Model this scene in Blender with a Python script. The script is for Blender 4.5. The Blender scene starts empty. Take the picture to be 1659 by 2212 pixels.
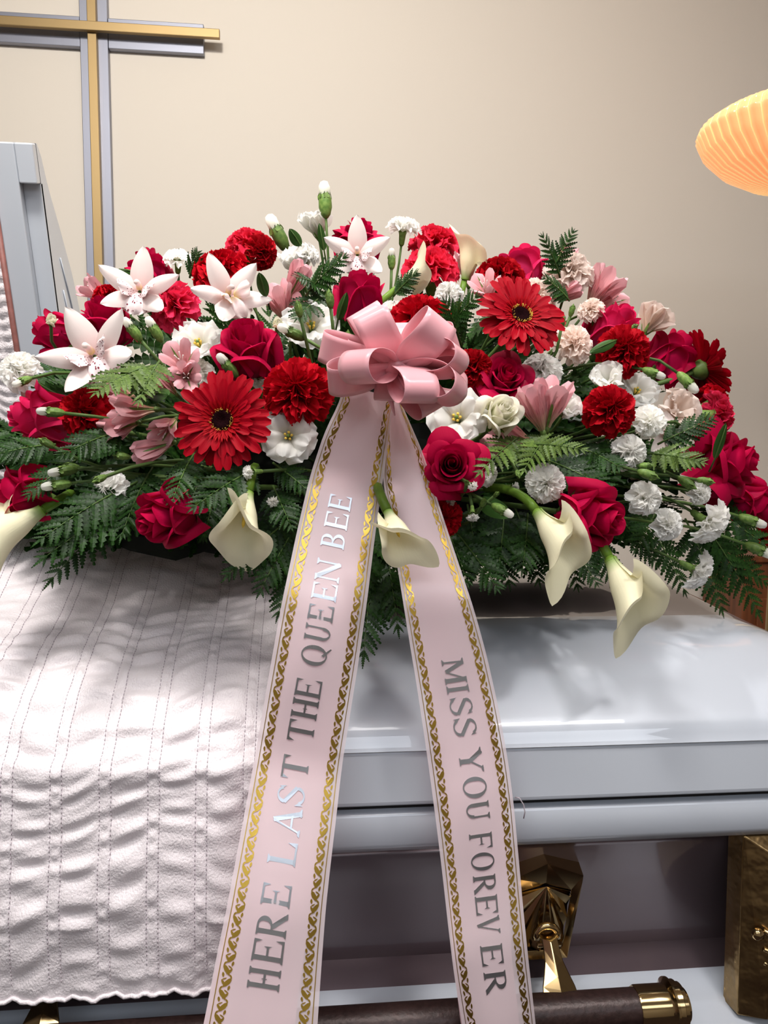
import bpy, math, random
import numpy as np
from mathutils import Vector, Matrix
random.seed(7); RNG = np.random.RandomState(11)
PI = math.pi
sc = bpy.context.scene
COL = sc.collection
# ------------------------------------------------------------------ camera
FPX, CX, CY = 1661.0, 829.5, 1106.0
YAW, PITCH, ROLL = math.radians(5.8), math.radians(6.1), math.radians(0.65)
CAM = Vector((0, 0, 1.2))
fw = Vector((math.sin(YAW)*math.cos(PITCH), math.cos(YAW)*math.cos(PITCH), -math.sin(PITCH)))
rt0 = Vector((math.cos(YAW), -math.sin(YAW), 0))
up0 = rt0.cross(fw)
# picture content turns clockwise by ROLL -> camera turns counter-clockwise
RT = rt0*math.cos(ROLL) + up0*math.sin(ROLL)
UP = up0*math.cos(ROLL) - rt0*math.sin(ROLL)
cd = bpy.data.cameras.new('camera'); cam = bpy.data.objects.new('camera', cd); COL.objects.link(cam)
cd.sensor_fit = 'VERTICAL'; cd.sensor_height = 24; cd.lens = 24*FPX/2212.0; cd.clip_start = 0.02
M3 = Matrix((RT, UP, -fw)).transposed()
cam.matrix_world = Matrix.Translation(CAM) @ M3.to_4x4()
sc.camera = cam
# ------------------------------------------------------------------ view, world, lights
sc.view_settings.view_transform = 'Standard'; sc.view_settings.look = 'None'
sc.view_settings.gamma = 1.0; sc.view_settings.use_curve_mapping = False
sc.view_settings.exposure = 0.0
w = bpy.data.worlds.new('world'); sc.world = w; w.use_nodes = True
w.node_tree.nodes['Background'].inputs[0].default_value = (0.80, 0.84, 0.95, 1)
w.node_tree.nodes['Background'].inputs[1].default_value = 0.42

def lamp(name, kind, loc, target, power, color, **kw):
    d = bpy.data.lights.new(name, kind); d.energy = power; d.color = color
    for k, v in kw.items(): setattr(d, k, v)
    o = bpy.data.objects.new(name, d); COL.objects.link(o); o.location = loc
    o.rotation_euler = (Vector(target)-Vector(loc)).to_track_quat('-Z', 'Y').to_euler()
    return o
WARM = (1.0, 0.86, 0.70); NEUT = (1.0, 0.96, 0.93); COOL = (0.86, 0.92, 1.0)
lamp('ceiling_spotlight', 'SPOT', (0.50, 1.45, 2.68), (0.25, 0.95, 1.0), 58, NEUT, spot_size=math.radians(80), spot_blend=0.6, shadow_soft_size=0.04)
lamp('ceiling_spotlight', 'SPOT', (-0.45, 0.40, 2.68), (-0.15, 0.95, 1.15), 74, NEUT, spot_size=math.radians(66), spot_blend=1.0, shadow_soft_size=0.12)
lamp('ceiling_spotlight', 'SPOT', (0.75, 0.10, 2.68), (0.35, 0.95, 1.2), 64, NEUT, spot_size=math.radians(62), spot_blend=1.0, shadow_soft_size=0.12)
lamp('added_fill_light', 'AREA', (0.0, 0.1, 2.66), (0.0, 0.9, 1.0), 32, NEUT, shape='RECTANGLE', size=2.2, size_y=0.7)  # overhead fill added to soften the spotlights, not a real fixture
lamp('added_fill_light', 'AREA', (0.0, -1.5, 2.66), (0.0, -0.6, 0.0), 50, COOL, shape='RECTANGLE', size=3.4, size_y=1.2)  # front fill added behind the camera, no real panel there
lamp('wall_wash_light', 'SPOT', (-0.30, 0.45, 2.66), (-0.10, 2.3, 1.6), 132, (1.0, 0.955, 0.88), spot_size=math.radians(118), spot_blend=1.0, shadow_soft_size=0.12)

# ------------------------------------------------------------------ helpers
def ray(px, py):
    return fw + RT*((px-CX)/FPX) - UP*((py-CY)/FPX)
def PY_(px, py, Y):
    d = ray(px, py); return CAM + d*(Y/d.y)
DC = Vector((0.05, 1.10, 1.02)); DA, DB, DH = 0.64, 0.33, 0.44   # the mound that the flowers sit on
def dome(px, py, lift=0.0):
    d = ray(px, py); o = CAM - DC
    s = Vector((1/(DA+lift), 1/(DB+lift), 1/(DH+lift)))
    D = Vector((d.x*s.x, d.y*s.y, d.z*s.z)); O = Vector((o.x*s.x, o.y*s.y, o.z*s.z))
    a, b, c = D.dot(D), D.dot(O), O.dot(O)-1
    disc = b*b-a*c
    t = (-b-math.sqrt(disc))/a if disc > 0 else -b/a
    p = CAM + d*t
    if p.z < 1.02 and disc <= 0: pass
    return p, t
def meters(px, p):
    return px*(p-CAM).dot(fw)/FPX
def setp(o, label=None, cat=None, group=None, kind=None):
    if label: o['label'] = label
    if cat: o['category'] = cat
    if group: o['group'] = group
    if kind: o['kind'] = kind
    return o
def mesh(name, V, F, mats=(), uv=None, smooth=True, midx=None):
    m = bpy.data.meshes.new(name)
    m.from_pydata([tuple(map(float, v)) for v in V], [], [tuple(int(i) for i in f) for f in F])
    for mt in mats: m.materials.append(mt)
    if midx is not None: m.polygons.foreach_set('material_index', midx)
    if uv is not None:
        l = m.uv_layers.new(name='UVMap')
        uv = np.asarray(uv, dtype=float)
        idx = np.zeros(len(m.loops), dtype=np.int32); m.loops.foreach_get('vertex_index', idx)
        l.data.foreach_set('uv', uv[idx].ravel())
    if smooth: m.polygons.foreach_set('use_smooth', [True]*len(m.polygons))
    m.update(); return m
def obj(name, m, parent=None, mw=None):
    o = bpy.data.objects.new(name, m); COL.objects.link(o)
    if parent is not None: o.parent = parent
    if mw is not None: o.matrix_basis = mw
    return o
def empty(name, mw=None):
    o = bpy.data.objects.new(name, None); COL.objects.link(o); o.empty_display_size = 0.02
    if mw is not None: o.matrix_basis = mw
    return o
def join(parts):
    V, F, U, off = [], [], [], 0
    for p in parts:
        V.append(np.asarray(p[0], float)); U.append(np.asarray(p[2], float) if len(p) > 2 and p[2] is not None else np.zeros((len(p[0]), 2)))
        F += [tuple(i+off for i in f) for f in p[1]]; off += len(p[0])
    return np.vstack(V), F, np.vstack(U)
def surf(nu, nv, fn, u0=-1, u1=1, v0=0, v1=1, closed=False):
    us = np.linspace(u0, u1, nu); vs = np.linspace(v0, v1, nv)
    V = []; UV = []
    for v in vs:
        for u in us:
            V.append(fn(u, v)); UV.append(((u-u0)/(u1-u0), (v-v0)/(v1-v0)))
    F = [(j*nu+i, j*nu+i+1, (j+1)*nu+i+1, (j+1)*nu+i) for j in range(nv-1) for i in range(nu-1)]
    return np.array(V), F, np.array(UV)
def lathe(prof, n=16, flute=None):
    V = []; UV = []
    for k, (r, z) in enumerate(prof):
        for i in range(n+1):
            a = 2*PI*i/n; rr = r if flute is None else flute(r, z, a)
            V.append((rr*math.cos(a), rr*math.sin(a), z)); UV.append((i/n, k/(len(prof)-1)))
    n1 = n+1
    F = [(j*n1+i, j*n1+i+1, (j+1)*n1+i+1, (j+1)*n1+i) for j in range(len(prof)-1) for i in range(n)]
    return np.array(V), F, np.array(UV)
def tube(pts, rad, n=8):
    pts = [Vector(p) for p in pts]; V = []; UV = []
    rad = rad if hasattr(rad, '__len__') else [rad]*len(pts)
    T0 = (pts[1]-pts[0]).normalized(); a = T0.orthogonal().normalized()
    for k, p in enumerate(pts):
        t = (pts[min(k+1, len(pts)-1)]-pts[max(k-1, 0)]).normalized()
        a = (a - t*a.dot(t)).normalized(); b = t.cross(a)
        for i in range(n):
            q = p + (a*math.cos(2*PI*i/n)+b*math.sin(2*PI*i/n))*rad[k]
            V.append(q[:]); UV.append((i/n, k/(len(pts)-1)))
    F = [(j*n+i, j*n+(i+1) % n, (j+1)*n+(i+1) % n, (j+1)*n+i) for j in range(len(pts)-1) for i in range(n)]
    F.append(tuple(range(n))[::-1]); F.append(tuple(range((len(pts)-1)*n, len(pts)*n)))
    return np.array(V), F, np.array(UV)
def box(x0, x1, y0, y1, z0, z1):
    V = [(x, y, z) for x in (x0, x1) for y in (y0, y1) for z in (z0, z1)]
    return np.array(V, float), [(0, 1, 3, 2), (4, 6, 7, 5), (0, 4, 5, 1), (2, 3, 7, 6), (0, 2, 6, 4), (1, 5, 7, 3)], None
def bevel(o, wdt=0.003, seg=2):
    b = o.modifiers.new('bevel', 'BEVEL'); b.width = wdt; b.segments = seg; b.limit_method = 'ANGLE'; return o
def bez(a, b, c, n=7):
    return [(a*(1-t)**2 + b*2*t*(1-t) + c*t*t) for t in [i/(n-1) for i in range(n)]]
def sm(x): x = max(0.0, min(1.0, x)); return x*x*(3-2*x)

# ------------------------------------------------------------------ materials
def lin(c):
    return tuple(((x/255)/12.92 if x/255 <= 0.04045 else (((x/255)+0.055)/1.055)**2.4) for x in c) + (1,)
class NT:
    def __init__(s, name):
        s.m = bpy.data.materials.new(name); s.m.use_nodes = True; s.t = s.m.node_tree
        s.b = s.t.nodes['Principled BSDF']; s.out = s.t.nodes['Material Output']
    def n(s, kind, **kw):
        x = s.t.nodes.new(kind)
        for k, v in kw.items():
            if k.startswith('i_'):
                x.inputs[k[2:].replace('_', ' ')].default_value = v
            else: setattr(x, k, v)
        return x
    def l(s, a, b): s.t.links.new(a, b)
    def set(s, **kw):
        for k, v in kw.items(): s.b.inputs[k.replace('_', ' ')].default_value = v
        return s
    def coord(s, which='Object', scale=(1, 1, 1)):
        c = s.n('ShaderNodeTexCoord'); m = s.n('ShaderNodeMapping'); m.inputs['Scale'].default_value = scale
        s.l(c.outputs[which], m.inputs[0]); return m.outputs[0]
    def noise(s, vec, scale=5, detail=3, rough=0.5):
        x = s.n('ShaderNodeTexNoise'); x.inputs['Scale'].default_value = scale; x.inputs['Detail'].default_value = detail
        x.inputs['Roughness'].default_value = rough
        if vec is not None: s.l(vec, x.inputs['Vector'])
        return x.outputs['Fac']
    def ramp(s, fac, stops, interp='LINEAR'):
        r = s.n('ShaderNodeValToRGB'); r.color_ramp.interpolation = interp; e = r.color_ramp.elements
        while len(e) < len(stops): e.new(0.5)
        for k, (p, c) in enumerate(stops): e[k].position = p; e[k].color = c
        s.l(fac, r.inputs[0]); return r.outputs[0]
    def bump(s, h, strength=0.3, dist=0.001):
        x = s.n('ShaderNodeBump'); x.inputs['Strength'].default_value = strength; x.inputs['Distance'].default_value = dist
        s.l(h, x.inputs['Height']); s.l(x.outputs[0], s.b.inputs['Normal']); return x
    def mix(s, f, a, b, mode='MIX'):
        x = s.n('ShaderNodeMix', data_type='RGBA', blend_type=mode)
        if isinstance(f, float): x.inputs[0].default_value = f
        else: s.l(f, x.inputs[0])
        for k, v in ((6, a), (7, b)):
            if isinstance(v, tuple): x.inputs[k].default_value = v
            else: s.l(v, x.inputs[k])
        return x.outputs[2]
def petal_mat(name, base, mid, tip, rough=0.55, streak=None, trans=0.25, sheen=0.3, veins=0.15, vscale=60):
    t = NT(name); uv = t.coord('UV'); sep = t.n('ShaderNodeSeparateXYZ'); t.l(uv, sep.inputs[0])
    col = t.ramp(sep.outputs[1], [(0.0, base), (0.45, mid), (1.0, tip)])
    obi = t.n('ShaderNodeObjectInfo'); hsv = t.n('ShaderNodeHueSaturation')
    mr = t.n('ShaderNodeMapRange'); mr.inputs['To Min'].default_value = 0.88; mr.inputs['To Max'].default_value = 1.1
    t.l(obi.outputs['Random'], mr.inputs[0]); t.l(mr.outputs[0], hsv.inputs['Value']); t.l(col, hsv.inputs['Color'])
    vv = t.n('ShaderNodeMapping'); vv.inputs['Scale'].default_value = (vscale, 2.5, 1); t.l(uv, vv.inputs[0])
    nz = t.noise(vv.outputs[0], 1.0, 2)
    c2 = t.mix(nz, hsv.outputs[0], (0, 0, 0, 1)); t.t.nodes[-1].name = 'x'
    m = t.n('ShaderNodeMath', operation='MULTIPLY'); t.l(nz, m.inputs[0]); m.inputs[1].default_value = veins
    c2 = t.mix(m.outputs[0], hsv.outputs[0], tuple(x*0.55 for x in mid[:3])+(1,))
    if streak:
        s1 = t.n('ShaderNodeMapping'); s1.inputs['Scale'].default_value = (26, 3.5, 1); t.l(uv, s1.inputs[0])
        n2 = t.noise(s1.outputs[0], 1.0, 0)
        msk = t.ramp(n2, [(0.62, (0, 0, 0, 1)), (0.68, (1, 1, 1, 1))])
        rng = t.ramp(sep.outputs[1], [(0.15, (1, 1, 1, 1)), (0.8, (0, 0, 0, 1))])
        mm = t.mix(1.0, msk, rng, 'MULTIPLY')
        c2 = t.mix(mm, c2, streak)
    t.l(c2, t.b.inputs['Base Color']); t.set(Roughness=rough)
    t.b.inputs['Specular IOR Level'].default_value = 0.09
    t.bump(nz, 0.25, 0.0006)
    tr = t.n('ShaderNodeBsdfTranslucent'); t.l(c2, tr.inputs[0]); mx = t.n('ShaderNodeMixShader'); mx.inputs[0].default_value = trans
    t.l(t.b.outputs[0], mx.inputs[1]); t.l(tr.outputs[0], mx.inputs[2]); t.l(mx.outputs[0], t.out.inputs[0])
    return t.m
def simple(name, col, rough=0.5, metal=0.0, nscale=0, namt=0.15, bump=0.0, coat=0.0, scale=(1, 1, 1)):
    t = NT(name); t.set(Base_Color=col, Roughness=rough, Metallic=metal)
    if coat: t.b.inputs['Coat Weight'].default_value = coat; t.b.inputs['Coat Roughness'].default_value = 0.04
    if nscale:
        n = t.noise(t.coord('Object', scale), nscale, 4)
        c = t.ramp(n, [(0.3, tuple(x*(1-namt) for x in col[:3])+(1,)), (0.7, tuple(min(1, x*(1+namt)) for x in col[:3])+(1,))])
        t.l(c, t.b.inputs['Base Color'])
        if bump: t.bump(n, bump, 0.001)
    return t.m
MAT = {}
MAT['rose'] = petal_mat('rose_petal', lin((150, 30, 66)), lin((180, 8, 70)), lin((186, 6, 62)), 0.6)
MAT['rose_pink'] = petal_mat('rose_petal_pink', lin((222, 120, 140)), lin((205, 42, 98)), lin((214, 26, 84)), 0.6)
MAT['rose_cream'] = petal_mat('cream_petal', lin((214, 222, 150)), lin((238, 238, 208)), lin((248, 244, 230)), 0.5, trans=0.3, veins=0.05)
MAT['red'] = petal_mat('red_carnation_petal', lin((110, 2, 16)), lin((170, 2, 24)), lin((190, 6, 28)), 0.7, vscale=30)
MAT['darkred'] = petal_mat('dark_red_petal', lin((90, 4, 14)), lin((150, 5, 20)), lin((170, 8, 24)), 0.7, vscale=30)
MAT['hotpink'] = petal_mat('hot_pink_petal', lin((180, 24, 60)), lin((215, 28, 72)), lin((230, 56, 96)), 0.7, vscale=30)
MAT['coral'] = petal_mat('coral_pink_petal', lin((190, 20, 50)), lin((222, 26, 60)), lin((232, 50, 80)), 0.7, vscale=30)
MAT['gerbera'] = petal_mat('gerbera_petal', lin((110, 0, 18)), lin((164, 2, 26)), lin((172, 4, 28)), 0.5, vscale=9, veins=0.5, trans=0.15)
MAT['white'] = petal_mat('white_petal', lin((226, 230, 205)), lin((250, 249, 243)), lin((252, 251, 248)), 0.55, trans=0.5, veins=0.04)
MAT['blush'] = petal_mat('blush_petal', lin((236, 214, 190)), lin((240, 222, 208)), lin((246, 232, 224)), 0.55, trans=0.42, veins=0.07)
MAT['orchid'] = petal_mat('orchid_petal', lin((228, 190, 190)), lin((240, 226, 222)), lin((246, 238, 234)), 0.45, trans=0.28, veins=0.06)
MAT['alstro'] = petal_mat('alstroemeria_petal', lin((206, 190, 150)), lin((236, 172, 176)), lin((238, 184, 192)), 0.45, streak=lin((130, 40, 60)), trans=0.3)
MAT['calla'] = petal_mat('calla_spathe', lin((120, 160, 50)), lin((238, 234, 200)), lin((244, 238, 206)), 0.4, trans=0.22, veins=0.03)
# calla: green only at the very foot of the spathe
for nd in MAT['calla'].node_tree.nodes:
    if nd.bl_idname == 'ShaderNodeValToRGB' and len(nd.color_ramp.elements) == 3:
        nd.color_ramp.elements[1].position = 0.22
def lip_mat():
    t = NT('orchid_lip'); uv = t.coord('UV', (10, 9, 1))
    v = t.n('ShaderNodeTexVoronoi'); v.inputs['Scale'].default_value = 1.0; t.l(uv, v.inputs['Vector'])
    c = t.ramp(v.outputs['Distance'], [(0.27, lin((120, 20, 50))), (0.34, lin((240, 222, 222)))])
    t.l(c, t.b.inputs['Base Color']); t.set(Roughness=0.45); return t.m
MAT['lip'] = lip_mat()
MAT['lip_pale'] = petal_mat('pale_lip', lin((240, 220, 150)), lin((238, 214, 214)), lin((244, 232, 226)), 0.45)
def leaf_mat(name, a, b, rough=0.42):
    t = NT(name); n = t.noise(t.coord('Object'), 9.0, 3)
    obi = t.n('ShaderNodeObjectInfo')
    c = t.ramp(n, [(0.3, a), (0.7, b)])
    hsv = t.n('ShaderNodeHueSaturation'); mr = t.n('ShaderNodeMapRange'); mr.inputs['To Min'].default_value = 0.65; mr.inputs['To Max'].default_value = 1.3
    t.l(obi.outputs['Random'], mr.inputs[0]); t.l(mr.outputs[0], hsv.inputs['Value']); t.l(c, hsv.inputs['Color'])
    t.l(hsv.outputs[0], t.b.inputs['Base Color']); t.set(Roughness=rough); t.bump(n, 0.3, 0.001)
    t.b.inputs['Specular IOR Level'].default_value = 0.18
    tr = t.n('ShaderNodeBsdfTranslucent'); t.l(hsv.outputs[0], tr.inputs[0]); mx = t.n('ShaderNodeMixShader'); mx.inputs[0].default_value = 0.12
    t.l(t.b.outputs[0], mx.inputs[1]); t.l(tr.outputs[0], mx.inputs[2]); t.l(mx.outputs[0], t.out.inputs[0])
    return t.m
MAT['fern'] = leaf_mat('fern_leaflet', lin((16, 38, 12)), lin((40, 72, 26)))
MAT['fern_light'] = leaf_mat('light_fern_leaflet', lin((60, 84, 34)), lin((94, 116, 54)))
MAT['leaf'] = leaf_mat('broad_leaf', lin((34, 66, 26)), lin((66, 100, 44)))
MAT['stem'] = leaf_mat('flower_stem', lin((64, 90, 44)), lin((98, 122, 66)))
MAT['calyx'] = leaf_mat('bud_green', lin((84, 116, 54)), lin((124, 150, 78)), 0.4)
MAT['callastem'] = leaf_mat('calla_stem', lin((88, 124, 40)), lin((120, 152, 58)), 0.35)
MAT['disk'] = simple('gerbera_disk', lin((22, 3, 6)), 0.9, 0, 60, 0.5, 0.6); MAT['disk'].node_tree.nodes['Principled BSDF'].inputs['Specular IOR Level'].default_value = 0.05
MAT['pollen'] = simple('yellow_pollen', lin((214, 180, 70)), 0.7, 0, 40, 0.2)
MAT['redfringe'] = petal_mat('gerbera_fringe', lin((110, 2, 14)), lin((160, 4, 20)), lin((176, 8, 24)), 0.5)
MAT['foam'] = simple('floral_foam', lin((10, 17, 8)), 1.0, 0, 30, 0.4, 0.8)

def wall_mat():
    t = NT('painted_wall'); n = t.noise(t.coord('Object'), 90, 4)
    t.set(Base_Color=lin((230, 221, 209)), Roughness=0.75); t.bump(n, 0.12, 0.0008); return t.m
MAT['wall'] = wall_mat()
MAT['ceil'] = simple('ceiling_paint', lin((225, 222, 216)), 0.9, 0, 60, 0.03)
MAT['carpet'] = simple('dark_carpet', lin((62, 50, 52)), 0.98, 0, 120, 0.4, 0.8)
def paint_mat():
    t = NT('casket_enamel'); n = t.noise(t.coord('Object'), 2.0, 2)
    c = t.ramp(n, [(0.3, lin((192, 198, 208))), (0.7, lin((198, 204, 213)))]); t.l(c, t.b.inputs['Base Color'])
    t.set(Roughness=0.4, Metallic=0.08); t.b.inputs['Coat Weight'].default_value = 1.0; t.b.inputs['Coat Roughness'].default_value = 0.02
    return t.m
MAT['paint'] = paint_mat()
def gold(name, col, rough, ns=20):
    t = NT(name); t.set(Base_Color=col, Metallic=1.0); n = t.noise(t.coord('Object'), ns, 4)
    mr = t.n('ShaderNodeMapRange'); mr.inputs['To Min'].default_value = rough*0.6; mr.inputs['To Max'].default_value = rough*1.5
    t.l(n, mr.inputs[0]); t.l(mr.outputs[0], t.b.inputs['Roughness']); return t.m
MAT['gold'] = gold('polished_brass', lin((178, 154, 112)), 0.12)
MAT['gold_hammered'] = gold('hammered_brass', lin((140, 116, 80)), 0.3, 35)
_t = MAT['gold_hammered'].node_tree; _b = _t.nodes.new('ShaderNodeBump'); _n = _t.nodes.new('ShaderNodeTexNoise'); _n.inputs['Scale'].default_value = 60
_c = _t.nodes.new('ShaderNodeTexCoord'); _t.links.new(_c.outputs['Object'], _n.inputs[0]); _t.links.new(_n.outputs[0], _b.inputs['Height']); _b.inputs['Strength'].default_value = 0.5; _b.inputs['Distance'].default_value = 0.004
_t.links.new(_b.outputs[0], _t.nodes['Principled BSDF'].inputs['Normal'])
def brushed(name, col, rough):
    t = NT(name); t.set(Base_Color=col, Metallic=1.0, Roughness=rough); n = t.noise(t.coord('Object', (300, 6, 6)), 3, 3)
    t.bump(n, 0.15, 0.0005)
    return t.m
MAT['steel'] = brushed('brushed_steel', lin((150, 152, 164)), 0.5)
MAT['brass_satin'] = brushed('satin_brass', lin((168, 144, 104)), 0.5)
MAT['leather'] = simple('brown_bar_finish', lin((52, 36, 34)), 0.38, 0.3, 200, 0.3, 0.4)
MAT['rubber'] = simple('black_gasket', lin((10, 10, 11)), 0.4, 0, 50, 0.2)
MAT['wood'] = simple('red_brown_wood', lin((118, 66, 36)), 0.45, 0, 4, 0.35, 0.1, scale=(14, 14, 1.2))
MAT['piping'] = simple('brown_piping', lin((120, 72, 66)), 0.6, 0, 80, 0.2)
def crepe_mat(name, col, strength=0.5):
    t = NT(name); t.set(Base_Color=col, Roughness=0.38)
    n = t.noise(t.coord('Object', (800, 330, 330)), 1.0, 2, 0.6)
    n2 = t.noise(t.coord('Object', (420, 420, 420)), 1.0, 1)
    m = t.n('ShaderNodeMath', operation='ADD'); t.l(n, m.inputs[0]); t.l(n2, m.inputs[1])
    t.bump(m.outputs[0], strength, 0.0012)
    t.b.inputs['Sheen Weight'].default_value = 0.25; t.b.inputs['Specular IOR Level'].default_value = 0.6
    return t.m
MAT['crepe'] = crepe_mat('crepe_fabric', lin((234, 226, 229)), 0.6)
MAT['thread'] = simple('stitch_thread', lin((190, 178, 186)), 0.6, 0, 200, 0.2)
def satin(name, col, rough=0.3, transp=0.0, transl=0.2, aniso=0.6):
    t = NT(name); n = t.noise(t.coord('Object', (300, 300, 300)), 1.5, 2)
    t.set(Base_Color=col, Roughness=rough, Anisotropic=aniso); t.b.inputs['Sheen Weight'].default_value = 0.2
    t.b.inputs['Specular IOR Level'].default_value = 0.5
    t.bump(n, 0.05, 0.0003)
    tr = t.n('ShaderNodeBsdfTranslucent'); tr.inputs[0].default_value = col
    mx = t.n('ShaderNodeMixShader'); mx.inputs[0].default_value = transl
    t.l(t.b.outputs[0], mx.inputs[1]); t.l(tr.outputs[0], mx.inputs[2])
    if transp:
        tp = t.n('ShaderNodeBsdfTransparent'); m2 = t.n('ShaderNodeMixShader'); m2.inputs[0].default_value = transp
        t.l(mx.outputs[0], m2.inputs[1]); t.l(tp.outputs[0], m2.inputs[2]); t.l(m2.outputs[0], t.out.inputs[0])
    else: t.l(mx.outputs[0], t.out.inputs[0])
    return t.m
MAT['bow'] = satin('pink_satin', lin((250, 188, 196)), 0.28)
MAT['backing'] = satin('pink_satin_backing', lin((244, 206, 213)), 0.35)
MAT['sash'] = satin('sheer_sash', lin((246, 230, 234)), 0.32, transp=0.3, transl=0.2)
MAT['foil_gold'] = gold('gold_foil', lin((220, 184, 84)), 0.3)
MAT['foil_silver'] = gold('silver_foil', lin((200, 206, 214)), 0.28)

# ------------------------------------------------------------------ the room
def struct(name, parts, mat, smooth=False):
    V, F, U = join(parts); o = obj(name, mesh(name, V, F, [mat], None, smooth)); o['kind'] = 'structure'; return o
WY = 2.25
struct('wall_back', [box(-3.2, 3.2, WY, WY+0.1, 0, 2.7)], MAT['wall'])
struct('wall_left', [box(-3.3, -3.2, -2.5, WY+0.1, 0, 2.7)], MAT['wall'])
struct('wall_right', [box(3.2, 3.3, -2.5, WY+0.1, 0, 2.7)], MAT['wall'])
struct('wall_front', [box(-3.3, 3.3, -2.6, -2.5, 0, 2.7)], MAT['wall'])
struct('floor', [box(-3.3, 3.3, -2.5, WY+0.1, -0.05, 0)], MAT['carpet'])
struct('ceiling', [box(-3.3, 3.3, -2.5, WY+0.1, 2.7, 2.75)], MAT['ceil'])
struct('baseboard_back', [box(-3.2, 3.2, WY-0.015, WY, 0, 0.12)], MAT['ceil'])

# ------------------------------------------------------------------ the wall cross
def wallpt(px, py, Y=WY): return PY_(px, py, Y)
cr = setp(empty('wall_cross', Matrix.Translation(wallpt(207, 80))), 'large brushed silver and brass cross mounted on the cream wall', 'cross')
c0 = wallpt(207, 78); cxx, czz = c0.x, c0.z
sw = 0.036; arm = wallpt(440, 90, WY-0.02).x - cxx; armg = wallpt(475, 92, WY-0.05).x - cxx
def crossbar(name, x0, x1, z0, z1, y0, y1, mat):
    V, F, _ = box(x0, x1, y0, y1, z0, z1)
    m = mesh(name, V-np.array(cr.location[:]), F, [mat], None, False); return bevel(obj(name, m, cr), 0.0015)
zb = czz-0.97
crossbar('silver_bar', cxx-sw, cxx+sw, zb, czz+0.45, WY-0.022, WY-0.001, MAT['steel'])
for s in (-1, 1):
    crossbar('silver_arm', cxx+(sw+0.0005 if s > 0 else -arm), cxx+(arm if s > 0 else -sw-0.0005), czz-0.038, czz+0.038, WY-0.020, WY-0.001, MAT['steel'])
crossbar('brass_bar', cxx-0.0115, cxx+0.0115, zb-0.03, czz+0.5, WY-0.042, WY-0.0225, MAT['brass_satin'])
crossbar('brass_crossbar', cxx-armg, cxx+armg, czz-0.0115, czz+0.0115, WY-0.056, WY-0.0425, MAT['brass_satin'])

# ------------------------------------------------------------------ torchiere lamp
def glow_mat():
    t = NT('glowing_glass'); sep = t.n('ShaderNodeSeparateXYZ'); t.l(t.coord('UV'), sep.inputs[0])
    c = t.ramp(sep.outputs[1], [(0.0, lin((232, 140, 84))), (0.45, lin((255, 172, 112))), (0.8, lin((255, 206, 132))), (1.0, lin((255, 178, 96)))])
    mm = t.n('ShaderNodeMath', operation='MULTIPLY'); t.l(sep.outputs[0], mm.inputs[0]); mm.inputs[1].default_value = 52.0
    pp = t.n('ShaderNodeMath', operation='PINGPONG'); t.l(mm.outputs[0], pp.inputs[0]); pp.inputs[1].default_value = 0.5
    fl = t.ramp(pp.outputs[0], [(0.0, (1, 1, 1, 1)), (0.22, (.86, .80, .74, 1)), (0.5, (.80, .70, .62, 1))])
    c = t.mix(1.0, c, fl, 'MULTIPLY')
    t.l(c, t.b.inputs['Emission Color']); t.b.inputs['Emission Strength'].default_value = 1.15
    t.set(Base_Color=lin((200, 150, 110)), Roughness=0.12); return t.m
MAT['glow'] = glow_mat()
MAT['glow_rib'] = simple('glass_rib', lin((255, 214, 150)), 0.15)
MAT['glow_rib'].node_tree.nodes['Principled BSDF'].inputs['Emission Color'].default_value = lin((255, 206, 142))
MAT['glow_rib'].node_tree.nodes['Principled BSDF'].inputs['Emission Strength'].default_value = 0.6
LY = 1.45
lc = PY_(1738, 322, LY)
lr = (lc - PY_(1519, 318, LY)).length*0.965
tl = setp(empty('torchiere_lamp', Matrix.Translation((lc.x, lc.y, 0.0))), 'glowing amber ribbed glass torchiere lamp at the right edge', 'lamp')
prof = [(0.0, -0.40), (0.25, -0.385), (0.5, -0.30), (0.75, -0.16), (0.93, 0.02), (1.0, 0.17), (0.97, 0.25), (0.88, 0.31), (0.76, 0.35), (0.70, 0.38), (0.66, 0.40), (0.62, 0.38)]
fine = []
for k in range(len(prof)-1):
    for q in range(4):
        t_ = q/4; fine.append((prof[k][0]*(1-t_)+prof[k+1][0]*t_, prof[k][1]*(1-t_)+prof[k+1][1]*t_))
fine.append(prof[-1])
nrib = 52
def tw(z): return 0.0*z
def bowlfn(u, v):
    k = v*(len(fine)-1); i = min(int(k), len(fine)-2); f = k-i
    r = fine[i][0]*(1-f)+fine[i+1][0]*f; z = fine[i][1]*(1-f)+fine[i+1][1]*f
    a = u*2*PI; s = abs(math.sin(a*nrib/2)); rr = r*(1-0.028*(1-s)) if z < 0.34 else r
    return (rr*math.cos(a)*lr, rr*math.sin(a)*lr, z*lr + lc.z)
V, F, U = surf(nrib*8+1, len(fine), bowlfn, 0, 1)
obj('glass_bowl', mesh('glass_bowl', V, F, [MAT['glow']], U), tl)
ribs = []
for i in range(nrib):
    pts = []
    for r, z in fine[4:37:2]:
        a = 2*PI*i/nrib - tw(z)
        pts.append((r*0.982*math.cos(a)*lr, r*0.982*math.sin(a)*lr, z*lr+lc.z))
    ribs.append(mesh('glass_rib', *tube(pts, 0.0011, 5)[:2], [MAT['glow_rib']]))
for m_ in ribs: obj('glass_rib', m_, tl)
V, F, U = tube([(0, 0, 0.02), (0, 0, lc.z-0.39*lr)], 0.014, 14); obj('pole', mesh('pole', V, F, [MAT['brass_satin']]), tl)
V, F, U = lathe([(0.0, 0.0), (0.15, 0.0), (0.15, 0.012), (0.12, 0.025), (0.03, 0.04), (0.014, 0.06)], 32); obj('base', mesh('base', V, F, [MAT['brass_satin']]), tl)
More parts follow.
